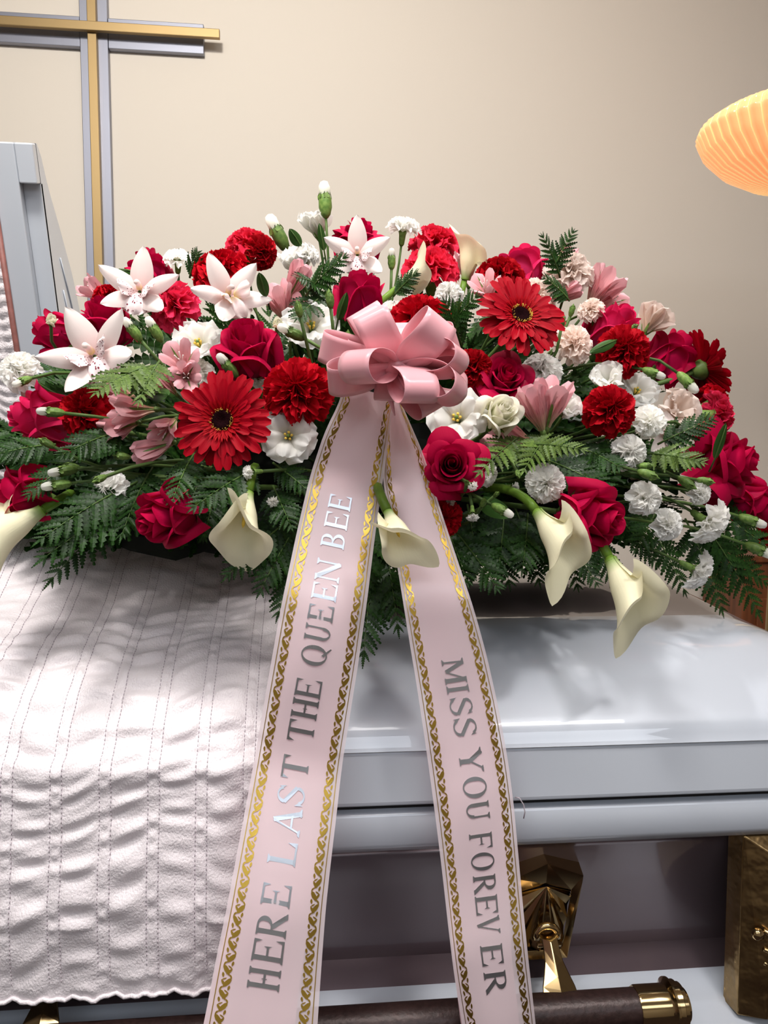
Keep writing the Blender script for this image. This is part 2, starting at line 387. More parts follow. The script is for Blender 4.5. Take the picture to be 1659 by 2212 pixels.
ll = bpy.data.lights.new('lamp_bulb', 'POINT'); ll.energy = 0.4; ll.color = (1, 0.66, 0.36); ll.shadow_soft_size = 0.05
lo = bpy.data.objects.new('lamp_bulb', ll); COL.objects.link(lo); lo.location = (0, 0, lc.z+0.6*lr); lo.parent = tl

# ------------------------------------------------------------------ wooden cabinet on the right
wl = PY_(1611, 1200, 2.0)
cb = setp(empty('wooden_cabinet', Matrix.Translation((wl.x, 2.0, 0))), 'reddish brown wooden pedestal cabinet behind the casket at far right', 'cabinet')
V, F, _ = box(0, 0.5, 0, 0.22, 0.0, wl.z-0.02); bevel(obj('body', mesh('body', V, F, [MAT['wood']], None, False), cb), 0.004)
V, F, _ = box(-0.008, 0.508, -0.01, 0.225, wl.z-0.0195, wl.z); bevel(obj('top', mesh('top', V, F, [MAT['wood']], None, False), cb), 0.004)
V, F, _ = box(0.04, 0.46, -0.008, -0.0005, 0.1, wl.z-0.12); bevel(obj('door', mesh('door', V, F, [MAT['wood']], None, False), cb), 0.004)

# ------------------------------------------------------------------ casket
YF = 0.735                       # front face of the lid's rim
ZR = PY_(1200, 1613, YF).z       # top of the rim
ZG = PY_(1200, 1722, YF).z       # bottom of the rim
ZG2 = PY_(1200, 1737, YF).z
ZM = PY_(1200, 1828, YF).z       # underside of the body's moulding
ZB = PY_(1520, 2160, YF).z       # base ledge
XL, XR, YB = -1.15, 0.695, 1.44
XS = -0.397                       # where head lid and foot lid meet
LIFT = PY_(1200, 1322, 0.92).z - ZR
CROWN = PY_(1200, 1238, 1.09).z - ZR
ck = setp(empty('casket', Matrix.Translation((0, 1.08, 0))), 'white enamel casket with polished brass hardware under the flower spray', 'casket')
def ckobj(name, parts, mat, smooth=False, par=None, bev=0, loc=(0, 1.08, 0)):
    V, F, U = join(parts); V = V-np.array(loc)
    o = obj(name, mesh(name, V, F, [mat], U, smooth), par or ck)
    if bev: bevel(o, bev, 3)
    return o
def lidz(x, y):
    dy = min(y-YF, YB-y); dx = max(XR-x, 0)
    def prof(d, wd):
        # steep little shoulder, gently domed apron, crease, crown
        a = LIFT*(0.10*sm(d/0.012) + 0.90*math.sin(min(max(d/wd, 0), 1)*PI/2)**0.92)
        return a
    a = min(prof(dy, 0.185), 1e9)
    t_ = min(dx/0.17, 1); e = LIFT*(0.10*sm(dx/0.012) + 0.90*t_*(1.35-0.35*t_))
    k = 0.010
    h = -k*math.log(math.exp(-a/k)+math.exp(-e/k)) + k*0.0
    h = min(h, LIFT)
    # crown above the crease
    cy = sm((dy-0.19)/0.155); cx_ = sm((dx-0.08)/0.16)
    c = (CROWN-LIFT)*min(cy, 1)*(0.15+0.85*cx_)*sm((dx-0.06)/0.05)
    return ZR + max(h, 0) + c
DARK_MAUVE = NT('darker_mauve'); DARK_MAUVE.set(Base_Color=lin((118, 103, 108)), Metallic=0.55, Roughness=0.30); DARK_MAUVE.b.inputs['Coat Weight'].default_value = 1.0; DARK_MAUVE.b.inputs['Coat Roughness'].default_value = 0.04  # darker mauve, part-metallic colour for the lid crown and the body cove
nx, ny = 150, 120
xs = np.concatenate([np.linspace(XS+0.002, 0.40, 60), np.linspace(0.41, XR, nx-60)])
ys = np.concatenate([YF+np.array([0, .002, .005, .009, .013, .02]), np.linspace(YF+0.03, YF+0.1878, 40), [YF+0.1884, YF+0.190], np.linspace(YF+0.194, YB-0.03, ny-54), YB-np.array([.02, .013, .009, .005, .002, 0])])
V = [(x, y, lidz(x, y)) for y in ys for x in xs]; n_ = len(xs)
F = [(j*n_+i, j*n_+i+1, (j+1)*n_+i+1, (j+1)*n_+i) for j in range(len(ys)-1) for i in range(n_-1)]
fl = ckobj('foot_lid', [(np.array(V), F, None)], MAT['paint'], True)
fl.data.materials.append(DARK_MAUVE.m)
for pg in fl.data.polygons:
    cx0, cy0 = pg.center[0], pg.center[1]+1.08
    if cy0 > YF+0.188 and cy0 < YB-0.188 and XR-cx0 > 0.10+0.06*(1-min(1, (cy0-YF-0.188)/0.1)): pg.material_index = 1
rb_ = box(XS+0.002, XR+0.006, YF-0.008, YB+0.006, ZG, ZR+0.001)
for v_ in rb_[0]:
    if v_[2] > ZG+0.01 and v_[1] < 1: v_[1] += 0.011
ckobj('lid_rim', [rb_], MAT['paint'], False, None, 0.005)
ckobj('gasket', [box(XL, XR-0.01, YF+0.006, YB-0.01, ZG2-0.004, ZG-0.0006)], MAT['rubber'])
# body shell: moulding, cove and flared foot as one profile, swept front - right - back
bp = [(0.012, ZG2), (0.0, ZG2-0.001), (-0.004, ZG2-0.005), (-0.006, ZG2-0.018), (-0.007, ZM+0.014), (-0.003, ZM+0.005), (0.006, ZM+0.0005), (0.018, ZM-0.002)]
for k in range(15):
    t_ = k/14; bp.append((0.020+0.040*math.sin(min(t_*1.15, 1)*PI/2) - 0.062*sm((t_-0.86)/0.14), (ZM-0.003)*(1-t_)+(ZB+0.002)*t_))
bp += [(-0.004, ZB-0.0005), (-0.030, ZB-0.006), (-0.040, ZB-0.012), (-0.044, ZB-0.022), (-0.044, ZB-0.060), (-0.030, ZB-0.066)]
V, F = [], []
for (ins, z) in bp:
    V += [(XL+ins, YB-ins, z), (XL+ins, YF+ins, z), (XR-ins, YF+ins, z), (XR-ins, YB-ins, z)]
for j in range(len(bp)-1):
    for i in range(4):
        F.append((j*4+i, j*4+(i+1) % 4, (j+1)*4+(i+1) % 4, (j+1)*4+i))
F.append(tuple((len(bp)-1)*4+i for i in range(4)))
bo = ckobj('body', [(np.array(V), F, None)], MAT['paint'], True)
bo.data.materials.append(DARK_MAUVE.m)
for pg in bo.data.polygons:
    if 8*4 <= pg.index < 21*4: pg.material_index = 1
em = bo.modifiers.new('edge', 'EDGE_SPLIT'); em.split_angle = math.radians(50)
# the bier under the casket
bi = setp(empty('casket_bier', Matrix.Translation((-0.1, 1.08, 0))), 'dark draped bier carrying the casket', 'stand')
zb0 = ZB-0.066
V, F, U = surf(161, 8, lambda u, v: ((lambda a: (0.72*np.sign(math.cos(a))*abs(math.cos(a))**0.35, 0.26*np.sign(math.sin(a))*abs(math.sin(a))**0.35*(1+0.02*math.sin(a*46)), (zb0-0.001)*(1-v)+0.0*v))(u*PI)))
obj('drape', mesh('drape', V, F, [MAT['carpet']], U), bi)
# head lid, standing open
hl = []
ZH0, ZH1 = 0.93, PY_(68, 309, 1.22).z
tilt = Vector((0, 1.22-1.445, ZH1-ZH0)).normalized(); nb = Vector((0, tilt.z, -tilt.y))
H0 = Vector((XS, 1.445, ZH0)); HL = (Vector((0, 1.22, ZH1))-Vector((0, 1.445, ZH0))).length
def hp(x, s, d): p = H0 + tilt*s + nb*d; return (x, p.y, p.z)
# rim frame facing the room, with a recess on its outer side
def hbox(x0, x1, s0, s1, d0, d1):
    V = [hp(x, s, d) for x in (x0, x1) for s in (s0, s1) for d in (d0, d1)]
    return np.array(V, float), box(0, 1, 0, 1, 0, 1)[1], None
FRW = 0.062
def endprof(n=40):
    out = []
    for k in range(n+1):
        s = HL*k/n; q = min(s, HL-s)
        d = float(np.mean([np.interp(q+o_, [-.01, 0, .012, .06, .12, .2, .3, .45], [.014, .024, .036, .052, .085, .125, .155, .165]) for o_ in (-.008, 0, .008)]))
        out.append((s, d))
    return out
ep = endprof()
V, F = [], []
XE = XS-0.001
xs_h = [XE, XE-0.004, XE-0.012, XE-0.30, XL-0.02]
for x, dd in zip(xs_h, (-0.006, -0.0015, 0, 0, 0)):
    for s, d in ep: V.append(hp(x, s, d+dd))
n_ = len(ep)
for j in range(len(xs_h)-1):
    for i in range(n_-1): F.append((j*n_+i, j*n_+i+1, (j+1)*n_+i+1, (j+1)*n_+i))
# closed end: curved profile down to the rim plane
b0 = len(V)
for s, d in ep: V.append(hp(XE, s, 0.014))
for i in range(n_-1): F.append((i, b0+i, b0+i+1, i+1))
HLD = ckobj('head_lid', [(np.array(V), F, None)], MAT['paint'], True)
HLD.modifiers.new('edge', 'EDGE_SPLIT').split_angle = math.radians(35)
def part2(name, parts, mat, par, bev=0, smooth=False):
    V, F, U = join(parts); V = V-np.array((0, 1.08, 0))
    o = obj(name, mesh(name, V, F, [mat], U, smooth), par)
    if bev: bevel(o, bev, 2)
    return o
part2('rim_frame', [hbox(XE-FRW, XE-0.026, 0, HL, -0.004, 0.0135), hbox(XE-0.0258, XE, HL-0.055, HL, -0.004, 0.0135), hbox(XL, XE-FRW-0.0005, HL-FRW, HL, -0.004, 0.0135)], MAT['paint'], HLD, 0.002)
part2('recessed_flange', [hbox(XE-0.0258, XE, 0, HL-0.0552, 0.012, 0.020)], MAT['paint'], HLD)
# crease lines pressed into the end of the head lid
for (pts) in ([(0.03, 0.075), (0.2, 0.08), (0.36, 0.08), (0.45, 0.07), (0.50, 0.055)], [(0.05, 0.135), (0.3, 0.130), (0.42, 0.11), (0.50, 0.08), (0.55, 0.06)]):
    V, F, U = tube([Vector(hp(XE+0.001, s, d)) - Vector((0, 1.08, 0)) for s, d in pts], 0.0012, 6)
    obj('pressed_crease', mesh('pressed_crease', V, F, [MAT['paint']]), HLD)
V, F, U = tube([Vector(hp(XE-FRW-0.003, s, -0.006))-Vector((0, 1.08, 0)) for s in (0.0, HL*0.45, HL-FRW-0.003)], 0.0045, 8)
obj('piping', mesh('piping', V, F, [MAT['piping']]), HLD)
def lining(u, v):
    x = XE-FRW-0.002-u*0.55; s = v*(HL-FRW-0.004)
    d = -0.004-0.006*abs(math.sin(u*26*PI))**0.6*abs(math.sin(v*36*PI+1.3*math.sin(u*40)))**0.6 + 0.02*u
    p = hp(x, s, d); return (p[0], p[1]-1.08, p[2])
V, F, U = surf(140, 150, lining, 0, 1)
obj('quilted_lining', mesh('quilted_lining', V, F, [MAT['crepe']], U), HLD)

# brass hardware on the front
def plate(name, px, py):
    """shield plate: px,py is its top apex in the picture"""
    a = PY_(px, py, YF+0.008); S = a.y/FPX*1.0
    def q(x, y, d): return (a.x + x*S, YF+0.045-d, a.z - y*S)
    base = [(0, 0), (96, 36), (98, 55), (70, 262), (-62, 262), (-84, 55), (-84, 36)]
    rim = [(2, 14), (90, 48), (88, 66), (58, 256), (-52, 256), (-76, 66), (-78, 48)]
    face = [(5, 76), (68, 94), (66, 110), (48, 246), (-44, 246), (-62, 110), (-64, 94)]
    V = [q(x, y, 0.002) for x, y in base] + [q(x, y, 0.030) for x, y in rim] + [q(x, y, 0.022) for x, y in face]
    F = []
    for r in (0, 7):
        for i in range(7): F.append((r+i, r+7+i, r+7+(i+1) % 7, r+(i+1) % 7))
    # sunburst of pressed rays from the face apex
    per = []
    for k in range(1, 7):
        x0, y0 = face[k]; x1, y1 = face[(k+1) % 7] if k < 6 else face[0]
        if k == 6: break
        for j in range(5): per.append((x0+(x1-x0)*j/5, y0+(y1-y0)*j/5))
    per.append(face[6])
    f0 = len(V); V.append(q(5, 80, 0.024))
    for j, (x, y) in enumerate(per): V.append(q(x, y, 0.023 if j % 2 else 0.0185))
    for j in range(len(per)-1): F.append((f0, f0+1+j, f0+2+j))
    V = np.array(V)-np.array((0, 1.08, 0))
    pl = obj(name, mesh(name, V, F, [MAT['gold']], None, False), ck)
    # ring bracket with pin
    c = Vector(q(2, 190, 0.034)) - Vector((0, 1.08, 0))
    ring = [c + Vector((math.cos(t)*0.0115, 0, math.sin(t)*0.0115)) for t in np.linspace(-0.2, PI+0.2, 12)]
    V, F, U = tube(ring, 0.0042, 8); obj('ring_bracket', mesh('ring_bracket', V, F, [MAT['gold']]), pl)
    V, F, U = tube([c+Vector((-0.0125, -0.008, -0.004)), c+Vector((0.0125, -0.008, -0.004))], 0.0028, 8); obj('hinge_pin', mesh('hinge_pin', V, F, [MAT['gold']]), pl)
    V, F, U = lathe([(0.0, 0.0), (0.007, 0.001), (0.0075, 0.006), (0.006, 0.009), (0.0, 0.0105)], 14)
    for dz in (0.016, 0.024): obj('boss', mesh('boss', V*np.array((1, 1, 0.8))@np.array(((1, 0, 0), (0, 0, -1), (0, 1, 0)))+np.array((c+Vector((0, 0.014, dz)))[:]), F, [MAT['gold']]), pl)
    # tapered arm down to the bar
    arm_ = []
    bz = BARZ; by = BARY-1.08
    for k in range(9):
        t_ = k/8; z = (c.z+0.004)*(1-t_)+(bz-0.01)*t_; y = (c.y-0.008)*(1-t_)+(by-0.022)*t_
        wd = (0.009+0.0105*sm((t_-0.15)/0.5)); arm_.append((c.x, y, z, wd))
    V = []; F = []
    for (x, y, z, wd) in arm_:
        V += [(x-wd, y, z), (x, y-0.006, z), (x+wd, y, z), (x+wd*0.8, y+0.007, z), (x-wd*0.8, y+0.007, z)]
    for j in range(8):
        for i in range(5): F.append((j*5+i, j*5+(i+1) % 5, (j+1)*5+(i+1) % 5, (j+1)*5+i))
    F.append((0, 1, 2, 3, 4)); F.append((44, 43, 42, 41, 40))
    bevel(obj('handle_arm', mesh('handle_arm', np.array(V), F, [MAT['gold']], None, False), ck), 0.0012)
BARY = 0.690; bc = PY_(1300, 2182, BARY); BARZ = bc.z
plate('handle_plate', 1187, 1862)
plate('handle_plate', 108, 1928)
xe = PY_(1372, 2180, BARY).x; xe2 = PY_(1478, 2180, BARY).x; br = 0.0185
V, F, U = tube([(-1.0, BARY-1.08, BARZ), (xe+0.005, BARY-1.08, BARZ)], br, 36)
hb = obj('handle_bar', mesh('handle_bar', V, F, [MAT['leather']]), ck); hb.modifiers.new('edge', 'EDGE_SPLIT')
Lc = xe2-xe
pr = [(0.0, 0.0), (0.0195, 0.0), (0.0205, 0.002), (0.0205, Lc*0.60), (0.0215, Lc*0.62), (0.026, Lc*0.66), (0.026, Lc*0.70), (0.023, Lc*0.73), (0.0235, Lc*0.82), (0.021, Lc*0.85), (0.021, Lc*0.92), (0.017, Lc*0.95), (0.016, Lc), (0.0, Lc)]
V, F, U = lathe(pr, 36); V = np.stack([V[:, 2]+xe, V[:, 0]+BARY-1.08, V[:, 1]+BARZ], 1)
o = obj('end_cap', mesh('end_cap', V, F, [MAT['gold']]), hb); o.modifiers.new('edge', 'EDGE_SPLIT').split_angle = math.radians(40)
# corner plate
a = PY_(1601, 1806, YF-0.004); b_ = PY_(1573, 2175, YF-0.010); zt, zl, xa, xb_ = a.z, b_.z, a.x, b_.x
y0 = YF-0.012
def lerp(a, b, t): return a*(1-t)+b*t
cpV = [(xa, YF+0.02, zt), (xb_, YF+0.0, zl), (XR+0.004, YF+0.0, zl-0.012), (XR+0.004, YF+0.02, zt),
       (xa+0.004, y0+0.01, zt-0.001), (xb_+0.002, y0-0.012, zl+0.002), (XR+0.012, y0-0.012, zl-0.010), (XR+0.012, y0+0.01, zt-0.001),
       (xa+0.030, y0-0.004, zt-0.016), (xb_+0.026, y0-0.026, zl+0.006), (XR+0.0, y0-0.026, zl-0.004), (XR+0.0, y0-0.004, zt-0.016),
       (xa+0.045, y0+0.004, zt-0.034), (xb_+0.040, y0-0.014, zl+0.022), (XR-0.02, y0-0.014, zl+0.014), (XR-0.02, y0+0.004, zt-0.034)]
cpF = []
for r in (0, 4, 8):
    for i in range(4): cpF.append((r+i, r+4+i, r+4+(i+1) % 4, r+(i+1) % 4))
cpF.append((12, 13, 14, 15))
cpo = obj('corner_plate', mesh('corner_plate', np.array(cpV)-np.array((0, 1.08, 0)), cpF, [MAT['gold_hammered']], None, False), ck); bevel(cpo, 0.0012)
rv = PY_(1640, 2022, y0-0.02)
V, F, U = lathe([(0.0065, 0), (0.0065, 0.003), (0.005, 0.0055), (0.0, 0.0065)], 16)
V = np.stack([V[:, 0]+rv.x, rv.y-1.08-V[:, 2]+0.004, V[:, 1]+rv.z], 1); obj('rivet', mesh('rivet', V, F, [MAT['gold']]), cpo)
for k, (yy, ang) in enumerate(((2010, 35), (2050, 28), (2080, 22), (2104, 16), (2128, 9))):
    p = PY_(1650, yy, y0-0.016); d = Vector((math.cos(math.radians(ang)), 0, -math.sin(math.radians(ang))))*0.05
    V, F, U = tube([p-Vector((0, 1.08, 0)), p+d-Vector((0, 1.08, 0))], 0.0022, 6); obj('raised_ray', mesh('raised_ray', V, F, [MAT['gold']]), cpo)

# ------------------------------------------------------------------ the quilted throw
QX0 = -0.62
prof_q = []
for k in range(60): y = 1.12-(1.12-(YF+0.006))*k/59; prof_q.append((y, lidz(-0.2, y)+0.006+0.062*sm((y-0.86)/0.20)))
zr = ZR+0.004
for k in range(1, 9): t_ = k/8*PI/2; prof_q.append((YF+0.000-0.016*math.sin(t_), zr-0.012+0.014*math.cos(t_)))
zhem = PY_(300, 2143, YF-0.034).z
for k in range(1, 90): prof_q.append((YF-0.016-0.022*sm(k/89*1.4), (zr-0.012)*(1-k/89)+zhem*k/89))
PQ = np.array(prof_q); seg = np.r_[0, np.cumsum(np.hypot(*np.diff(PQ, axis=0).T))]; SL = seg[-1]
def qbase(s): return np.interp(s, seg, PQ[:, 0]), np.interp(s, seg, PQ[:, 1])
per_x = 0.0447; xq0 = PY_(205, 1630, YF-0.01).x - 6*per_x + 0.005   # seam pairs
def qedge(s):   # right edge follows the line seen beside the left ribbon
    return np.interp(s, [0, SL*0.28, SL*0.45, SL*0.7, SL], [PY_(640, 1200, 1.0).x, PY_(655, 1330, .87).x, PY_(622, 1620, YF).x, PY_(590, 1850, YF-.03).x, PY_(560, 2140, YF-.035).x])
ph = RNG.rand(64, 8)*6.28; fr = 0.8+0.5*RNG.rand(64, 8)
def qpt(x, s):
    y, z = qbase(s); y2, z2 = qbase(min(s+0.004, SL)); y1, z1 = qbase(max(s-0.004, 0))
    ty, tz = y2-y1, z2-z1; l_ = math.hypot(ty, tz) or 1; ny_, nz_ = tz/l_, -ty/l_     # outward
    c = (x-xq0)/per_x; i = int(math.floor(c)) % 64; f = c-math.floor(c)
    amp = 0.30+0.70*sm((s-0.10)/0.24)
    if s > SL-0.07: amp *= 0.6
    coh = 1.5*math.sin(x*23+s*9)+0.9*math.sin(x*51-s*21+1)+1.2*math.sin(s*31+x*12)
    if f < 0.22:    # narrow strip between the paired seams
        e = math.sin(f/0.22*PI)**0.8
        w_ = math.sin(s*2*PI/0.015+coh+ph[i, 0])*math.sin(s*47+ph[i, 5])
        h = e*(0.0012+0.0011*w_)
    else:
        g = (f-0.22)/0.78; e = math.sin(g*PI)**0.55
        w_ = math.sin(s*2*PI/0.030+coh*1.3+2.4*math.sin(ph[i, 1])+1.4*(g-0.5)*math.sin(ph[i, 2]+s*14))
        w2 = math.sin(s*2*PI/0.0175+coh*2+ph[i, 3]+2.5*(g-0.5))
        h = e*(0.0024+0.0026*w_*(0.75+0.35*math.sin(s*24+ph[i, 4]))+0.0009*w2)
    h = h*amp + 0.0008*math.sin(s*2*PI/0.030+coh*1.3)*amp + 0.0010*math.sin(s*60+x*35)*amp
    if s > SL-0.012: h *= (SL-s)/0.012
    return (x, y+ny_*h, z+nz_*h)
nxq, nsq = 420, 330
sarr = np.linspace(0.0, SL, nsq); V = []
for s in sarr:
    ed = qedge(s); hemw = 0.0022*math.sin(s*0)
    for i in range(nxq):
        x = QX0+(ed-QX0)*i/(nxq-1)
        p = qpt(x, s)
        if s > SL-0.05:
            k_ = (s-(SL-0.05))/0.05; c = (x-xq0)/per_x
            p = (p[0], p[1]+0.002*k_*math.sin(c*6.0+1), p[2]+k_*k_*(0.0016*math.sin(c*9.3)+0.0012*math.sin(c*21)))
        V.append(p)
F = [(j*nxq+i, j*nxq+i+1, (j+1)*nxq+i+1, (j+1)*nxq+i) for j in range(nsq-1) for i in range(nxq-1)]
th = setp(empty('quilted_throw', Matrix.Translation((-0.3, 0.75, ZG))), 'pinkish white quilted crepe throw draped over the closed casket lid', 'throw')
OFF = np.array(th.location[:])
o = obj('throw_cloth', mesh('throw_cloth', np.array(V)-OFF, [f[::-1] for f in F], [MAT['crepe']]), th)
sd = o.modifiers.new('thick', 'SOLIDIFY'); sd.thickness = 0.003; sd.offset = -1
# stitches: each seam is a row of tiny thread dashes
ncol = int((0.02-QX0)/per_x)+1
for i in range(-2, 26):
    for f_ in (0.0, 0.24):
        x = xq0+(i+f_)*per_x
        if x < QX0+0.004: continue
        parts = []
        s = 0.02
        while s < SL-0.016:
            if x < qedge(s)-0.004:
                a_ = qpt(x, s); b2 = qpt(x, s+0.0026)
                oy, oz = (-0.0006, 0.0004) if s > 0.3 else (-0.0003, 0.0006)
                parts.append(tube([Vector(a_)+Vector((0, oy, oz)), Vector(b2)+Vector((0, oy, oz))], 0.00042, 4))
            s += 0.0044
        if parts:
            V, F, U = join(parts); obj('stitched_seam', mesh('stitched_seam', V-OFF, F, [MAT['thread']]), th)
hem = []
for i in range(160):
    x = QX0+(qedge(SL)-QX0)*i/159; p = qpt(x, SL-0.001); c = (x-xq0)/per_x
    hem.append((p[0]-OFF[0], p[1]-0.001+0.002*math.sin(c*6.0+1)-OFF[1], p[2]+0.0016*math.sin(c*9.3)+0.0012*math.sin(c*21)-OFF[2]))
V, F, U = tube(hem, 0.0020, 8); obj('rolled_hem', mesh('rolled_hem', V, F, [MAT['crepe']]), th)
#@@PART2
# ------------------------------------------------------------------ flower templates (unit size, facing +Z)
def petal(L, W, a0, a1, phi, nu=9, nv=9, cup=0.0, wave=0.0, wf=2.0, ph_=0.0, sh=0.8, tipy=0.0, base=(0, 0, 0), r0=0.0, z0=0.0, pw=1.0, ridge=0.0, amid=None, wb=0.0, endcurl=0.0, edge=0.0):
    """a petal that leaves the axis at angle a0 (radians from +Z) and ends at a1"""
    N = 40; rr = [r0]; zz = [z0]; al = []
    for k in range(N):
        t = (k+0.5)/N; a = a0+(a1-a0)*t**pw + endcurl*max(0, (t-0.8)/0.2)**2
        if amid is not None: a = a0*(1-t)**2+2*amid*t*(1-t)+a1*t*t
        al.append(a); rr.append(rr[-1]+L/N*math.sin(a)); zz.append(zz[-1]+L/N*math.cos(a))
    al.append(al[-1]); cp, sp = math.cos(phi), math.sin(phi)
    def fn(u, v):
        vv = v*(1-tipy*abs(u)**2.2) if tipy else v
        k = min(int(vv*N), N-1); f = vv*N-k
        r = rr[k]*(1-f)+rr[k+1]*f; z = zz[k]*(1-f)+zz[k+1]*f; a = al[k]
        wv = W*max(0.0, math.sin(PI*min(1, (v*0.97+0.03))**sh))**0.62 if sh else W
        if wb: wv = W*(wb+(1-wb)*sm(v/0.55))*(1 if v < 0.86 else math.sqrt(max(0, 1-((v-0.86)/0.155)**2)))
        off = cup*u*u*wv + wave*W*v*math.sin(wf*PI*u+ph_) + ridge*W*math.cos(3*PI*u)*min(1, 3*(1-v)) + edge*W*v*v*abs(u)**3
        r2 = r + off*math.cos(a)*-1; z2 = z + off*math.sin(a)
        lx = u*wv
        return (r2*cp - lx*sp, r2*sp + lx*cp, z2)
    return surf(nu, nv, fn)
def pm(name, P, mat, smooth=True): return mesh(name, P[0], P[1], [MAT[mat]], P[2], smooth)
TPL = {}
def sepals(n, L, W, z, a0, a1, mat='calyx', r0=0.0):
    return [('sepal', pm('sepal', petal(L, W, a0, a1, 2*PI*k/n+0.3, 5, 7, 0.3, r0=r0, z0=z, sh=0.75), mat)) for k in range(n)]
def lat(name, prof, mat, n=14, flute=None): return (name, pm(name, lathe(prof, n, flute), mat))

def rose(mat, openness, seed, npet=15):
    r_ = random.Random(seed); parts = []
    def scroll(u, v):
        f = (u+1)/2; th = f*2*PI*2.6; rad = 0.012+0.135*f**0.8
        rad2 = rad*(0.80+0.20*math.sin(v*PI*0.9))+0.03*openness*v**5
        return (rad2*math.cos(th), rad2*math.sin(th), -0.35+(0.53+0.035*math.sin(th*1.7+seed)-0.03*f)*v)
    parts.append(('petal_whorl', pm('petal_whorl', surf(90, 7, scroll), mat)))
    for k in range(npet):
        f = k/(npet-1); phi = k*2.399+seed; R = 0.15+0.20*f**0.85*(0.9+0.22*openness); hw = math.radians(78-22*f)
        top = 0.20-0.20*f*(0.4+0.9*openness)+r_.uniform(-0.02, 0.02); base = -0.50-0.02*f
        curl = (0.03+0.17*f**1.3)*(0.45+openness)*r_.uniform(0.75, 1.25); wob = r_.uniform(0, 6); sk = r_.uniform(-0.05, 0.05)
        pt = r_.uniform(0.0, 0.05)*f
        def fn(u, v):
            tt = top-0.34*abs(u)**3.0*(0.45+f)+0.010*f*math.sin(4*u+wob)
            vv = v; z = base+(tt-base)*vv
            r = R*math.sin(min(vv*1.32+0.10, 1)*PI/2)**0.75*(1-0.10*max(0, vv-0.6)*(1-openness*0.6))
            c = max(0, (vv-0.66)/0.34); r += curl*c*c*(1+0.25*math.sin(3*u+wob))*(1-0.45*u*u); z -= curl*0.60*c**3.0
            r *= (1+0.05*u)
            w_ = hw*(0.50+0.5*math.sin(min(vv*1.15+0.08, 1)*PI/2))*(1 if vv < .85 else 1-0.16*((vv-.85)/.15)**2)
            a = phi+u*w_+sk*vv
            r += 0.012*f*abs(u)**4*vv
            return (r*math.cos(a), r*math.sin(a), z)
        parts.append(('petal', pm('petal', surf(13, 11, fn), mat)))
    parts.append(lat('receptacle', [(0.0, -0.60), (0.045, -0.60), (0.075, -0.57), (0.10, -0.52), (0.09, -0.47), (0.0, -0.45)], 'calyx'))
    parts += sepals(5, 0.30, 0.055, -0.53, math.radians(75), math.radians(55), r0=0.06)
    return parts, -0.60
TPL['rose'] = rose('rose', 0.55, 1); TPL['rose_open'] = rose('rose', 1.0, 2, 17); TPL['rose_closed'] = rose('rose', 0.18, 3, 12)
TPL['rose_pink'] = rose('rose_pink', 0.5, 4); TPL['rose_cream'] = rose('rose_cream', 0.45, 5, 13)
TPL['rose_pink_closed'] = rose('rose_pink', 0.2, 9, 12)

def carnation(mat, seed, layers=((7, 86, .50), (6, 70, .49), (6, 52, .47), (5, 34, .44), (4, 16, .41), (3, 5, .38)), nu=33, amp=0.42, calyx=True, z0=-0.20, wfac=1.0, bulk=1.0):
    r_ = random.Random(seed); ps = []
    for li, (n, aa, L) in enumerate(layers):
        for k in range(n):
            phi = 2*PI*(k+0.5*(li % 2)+r_.uniform(-.2, .2))/n; L2 = L*r_.uniform(0.93, 1.05)
            hw = wfac*math.radians(min(62, 360/n*0.78)); a_ = math.radians(aa+r_.uniform(-8, 8)); p1 = r_.uniform(0, 6); p2 = r_.uniform(0, 6); A = amp*r_.uniform(0.7, 1.2)
            nf = r_.choice([1.6, 2.1, 2.6])
            def fn(u, v):
                vv = max(v, 0.02)
                ser = 1+(0.022 if (round((u+1)*(nu-1)/2) % 2) else -0.018)*(v > 0.93) - 0.16*abs(u)**3*v + 0.03*math.sin(7*u+p1)*v
                a2 = a_ + A*0.55*v**1.4*math.sin(nf*PI*u+p1) + A*0.22*v*v*math.sin(2.3*nf*PI*u+p2) + 0.16*v*v - 0.42*(1-v)*(aa/90)
                p_ = phi + u*hw*(0.35+0.65*v) + A*0.10*v*math.sin(nf*2*PI*u+p2)
                rr_ = L2*ser*vv
                return (rr_*math.sin(a2)*math.cos(p_), rr_*math.sin(a2)*math.sin(p_), z0+rr_*math.cos(a2)*bulk+0.03*v)
            ps.append(surf(nu, 6, fn))
    parts = [('bloom', pm('bloom', join(ps), mat))]
    if calyx:
        parts.append(lat('calyx', [(0.0, z0-0.36), (0.05, z0-0.36), (0.085, z0-0.30), (0.10, z0-0.15), (0.11, z0-0.02), (0.13, z0+0.06), (0.10, z0+0.05)], 'calyx'))
        parts += sepals(5, 0.14, 0.06, z0, math.radians(25), math.radians(50), r0=0.10)
    return parts, z0-0.36
for nm, mt, sd in (('carn_red', 'red', 1), ('carn_red2', 'red', 5), ('carn_dark', 'darkred', 2), ('carn_pink', 'hotpink', 3), ('carn_coral', 'coral', 4)):
    TPL[nm] = carnation(mt, sd)
TPL['carn_white'] = carnation('white', 6); TPL['carn_blush'] = carnation('blush', 7, amp=0.35)
MINI = ((5, 82, .50), (5, 60, .47), (4, 36, .43), (3, 12, .38))
TPL['mini'] = carnation('white', 8, MINI, amp=0.55, wfac=1.15); TPL['mini2'] = carnation('white', 9, MINI, amp=0.7, wfac=1.1)
TPL['mini_fan'] = carnation('white', 10, ((7, 62, .62), (6, 42, .60), (5, 20, .56)), amp=0.4, wfac=1.1, z0=-0.35)
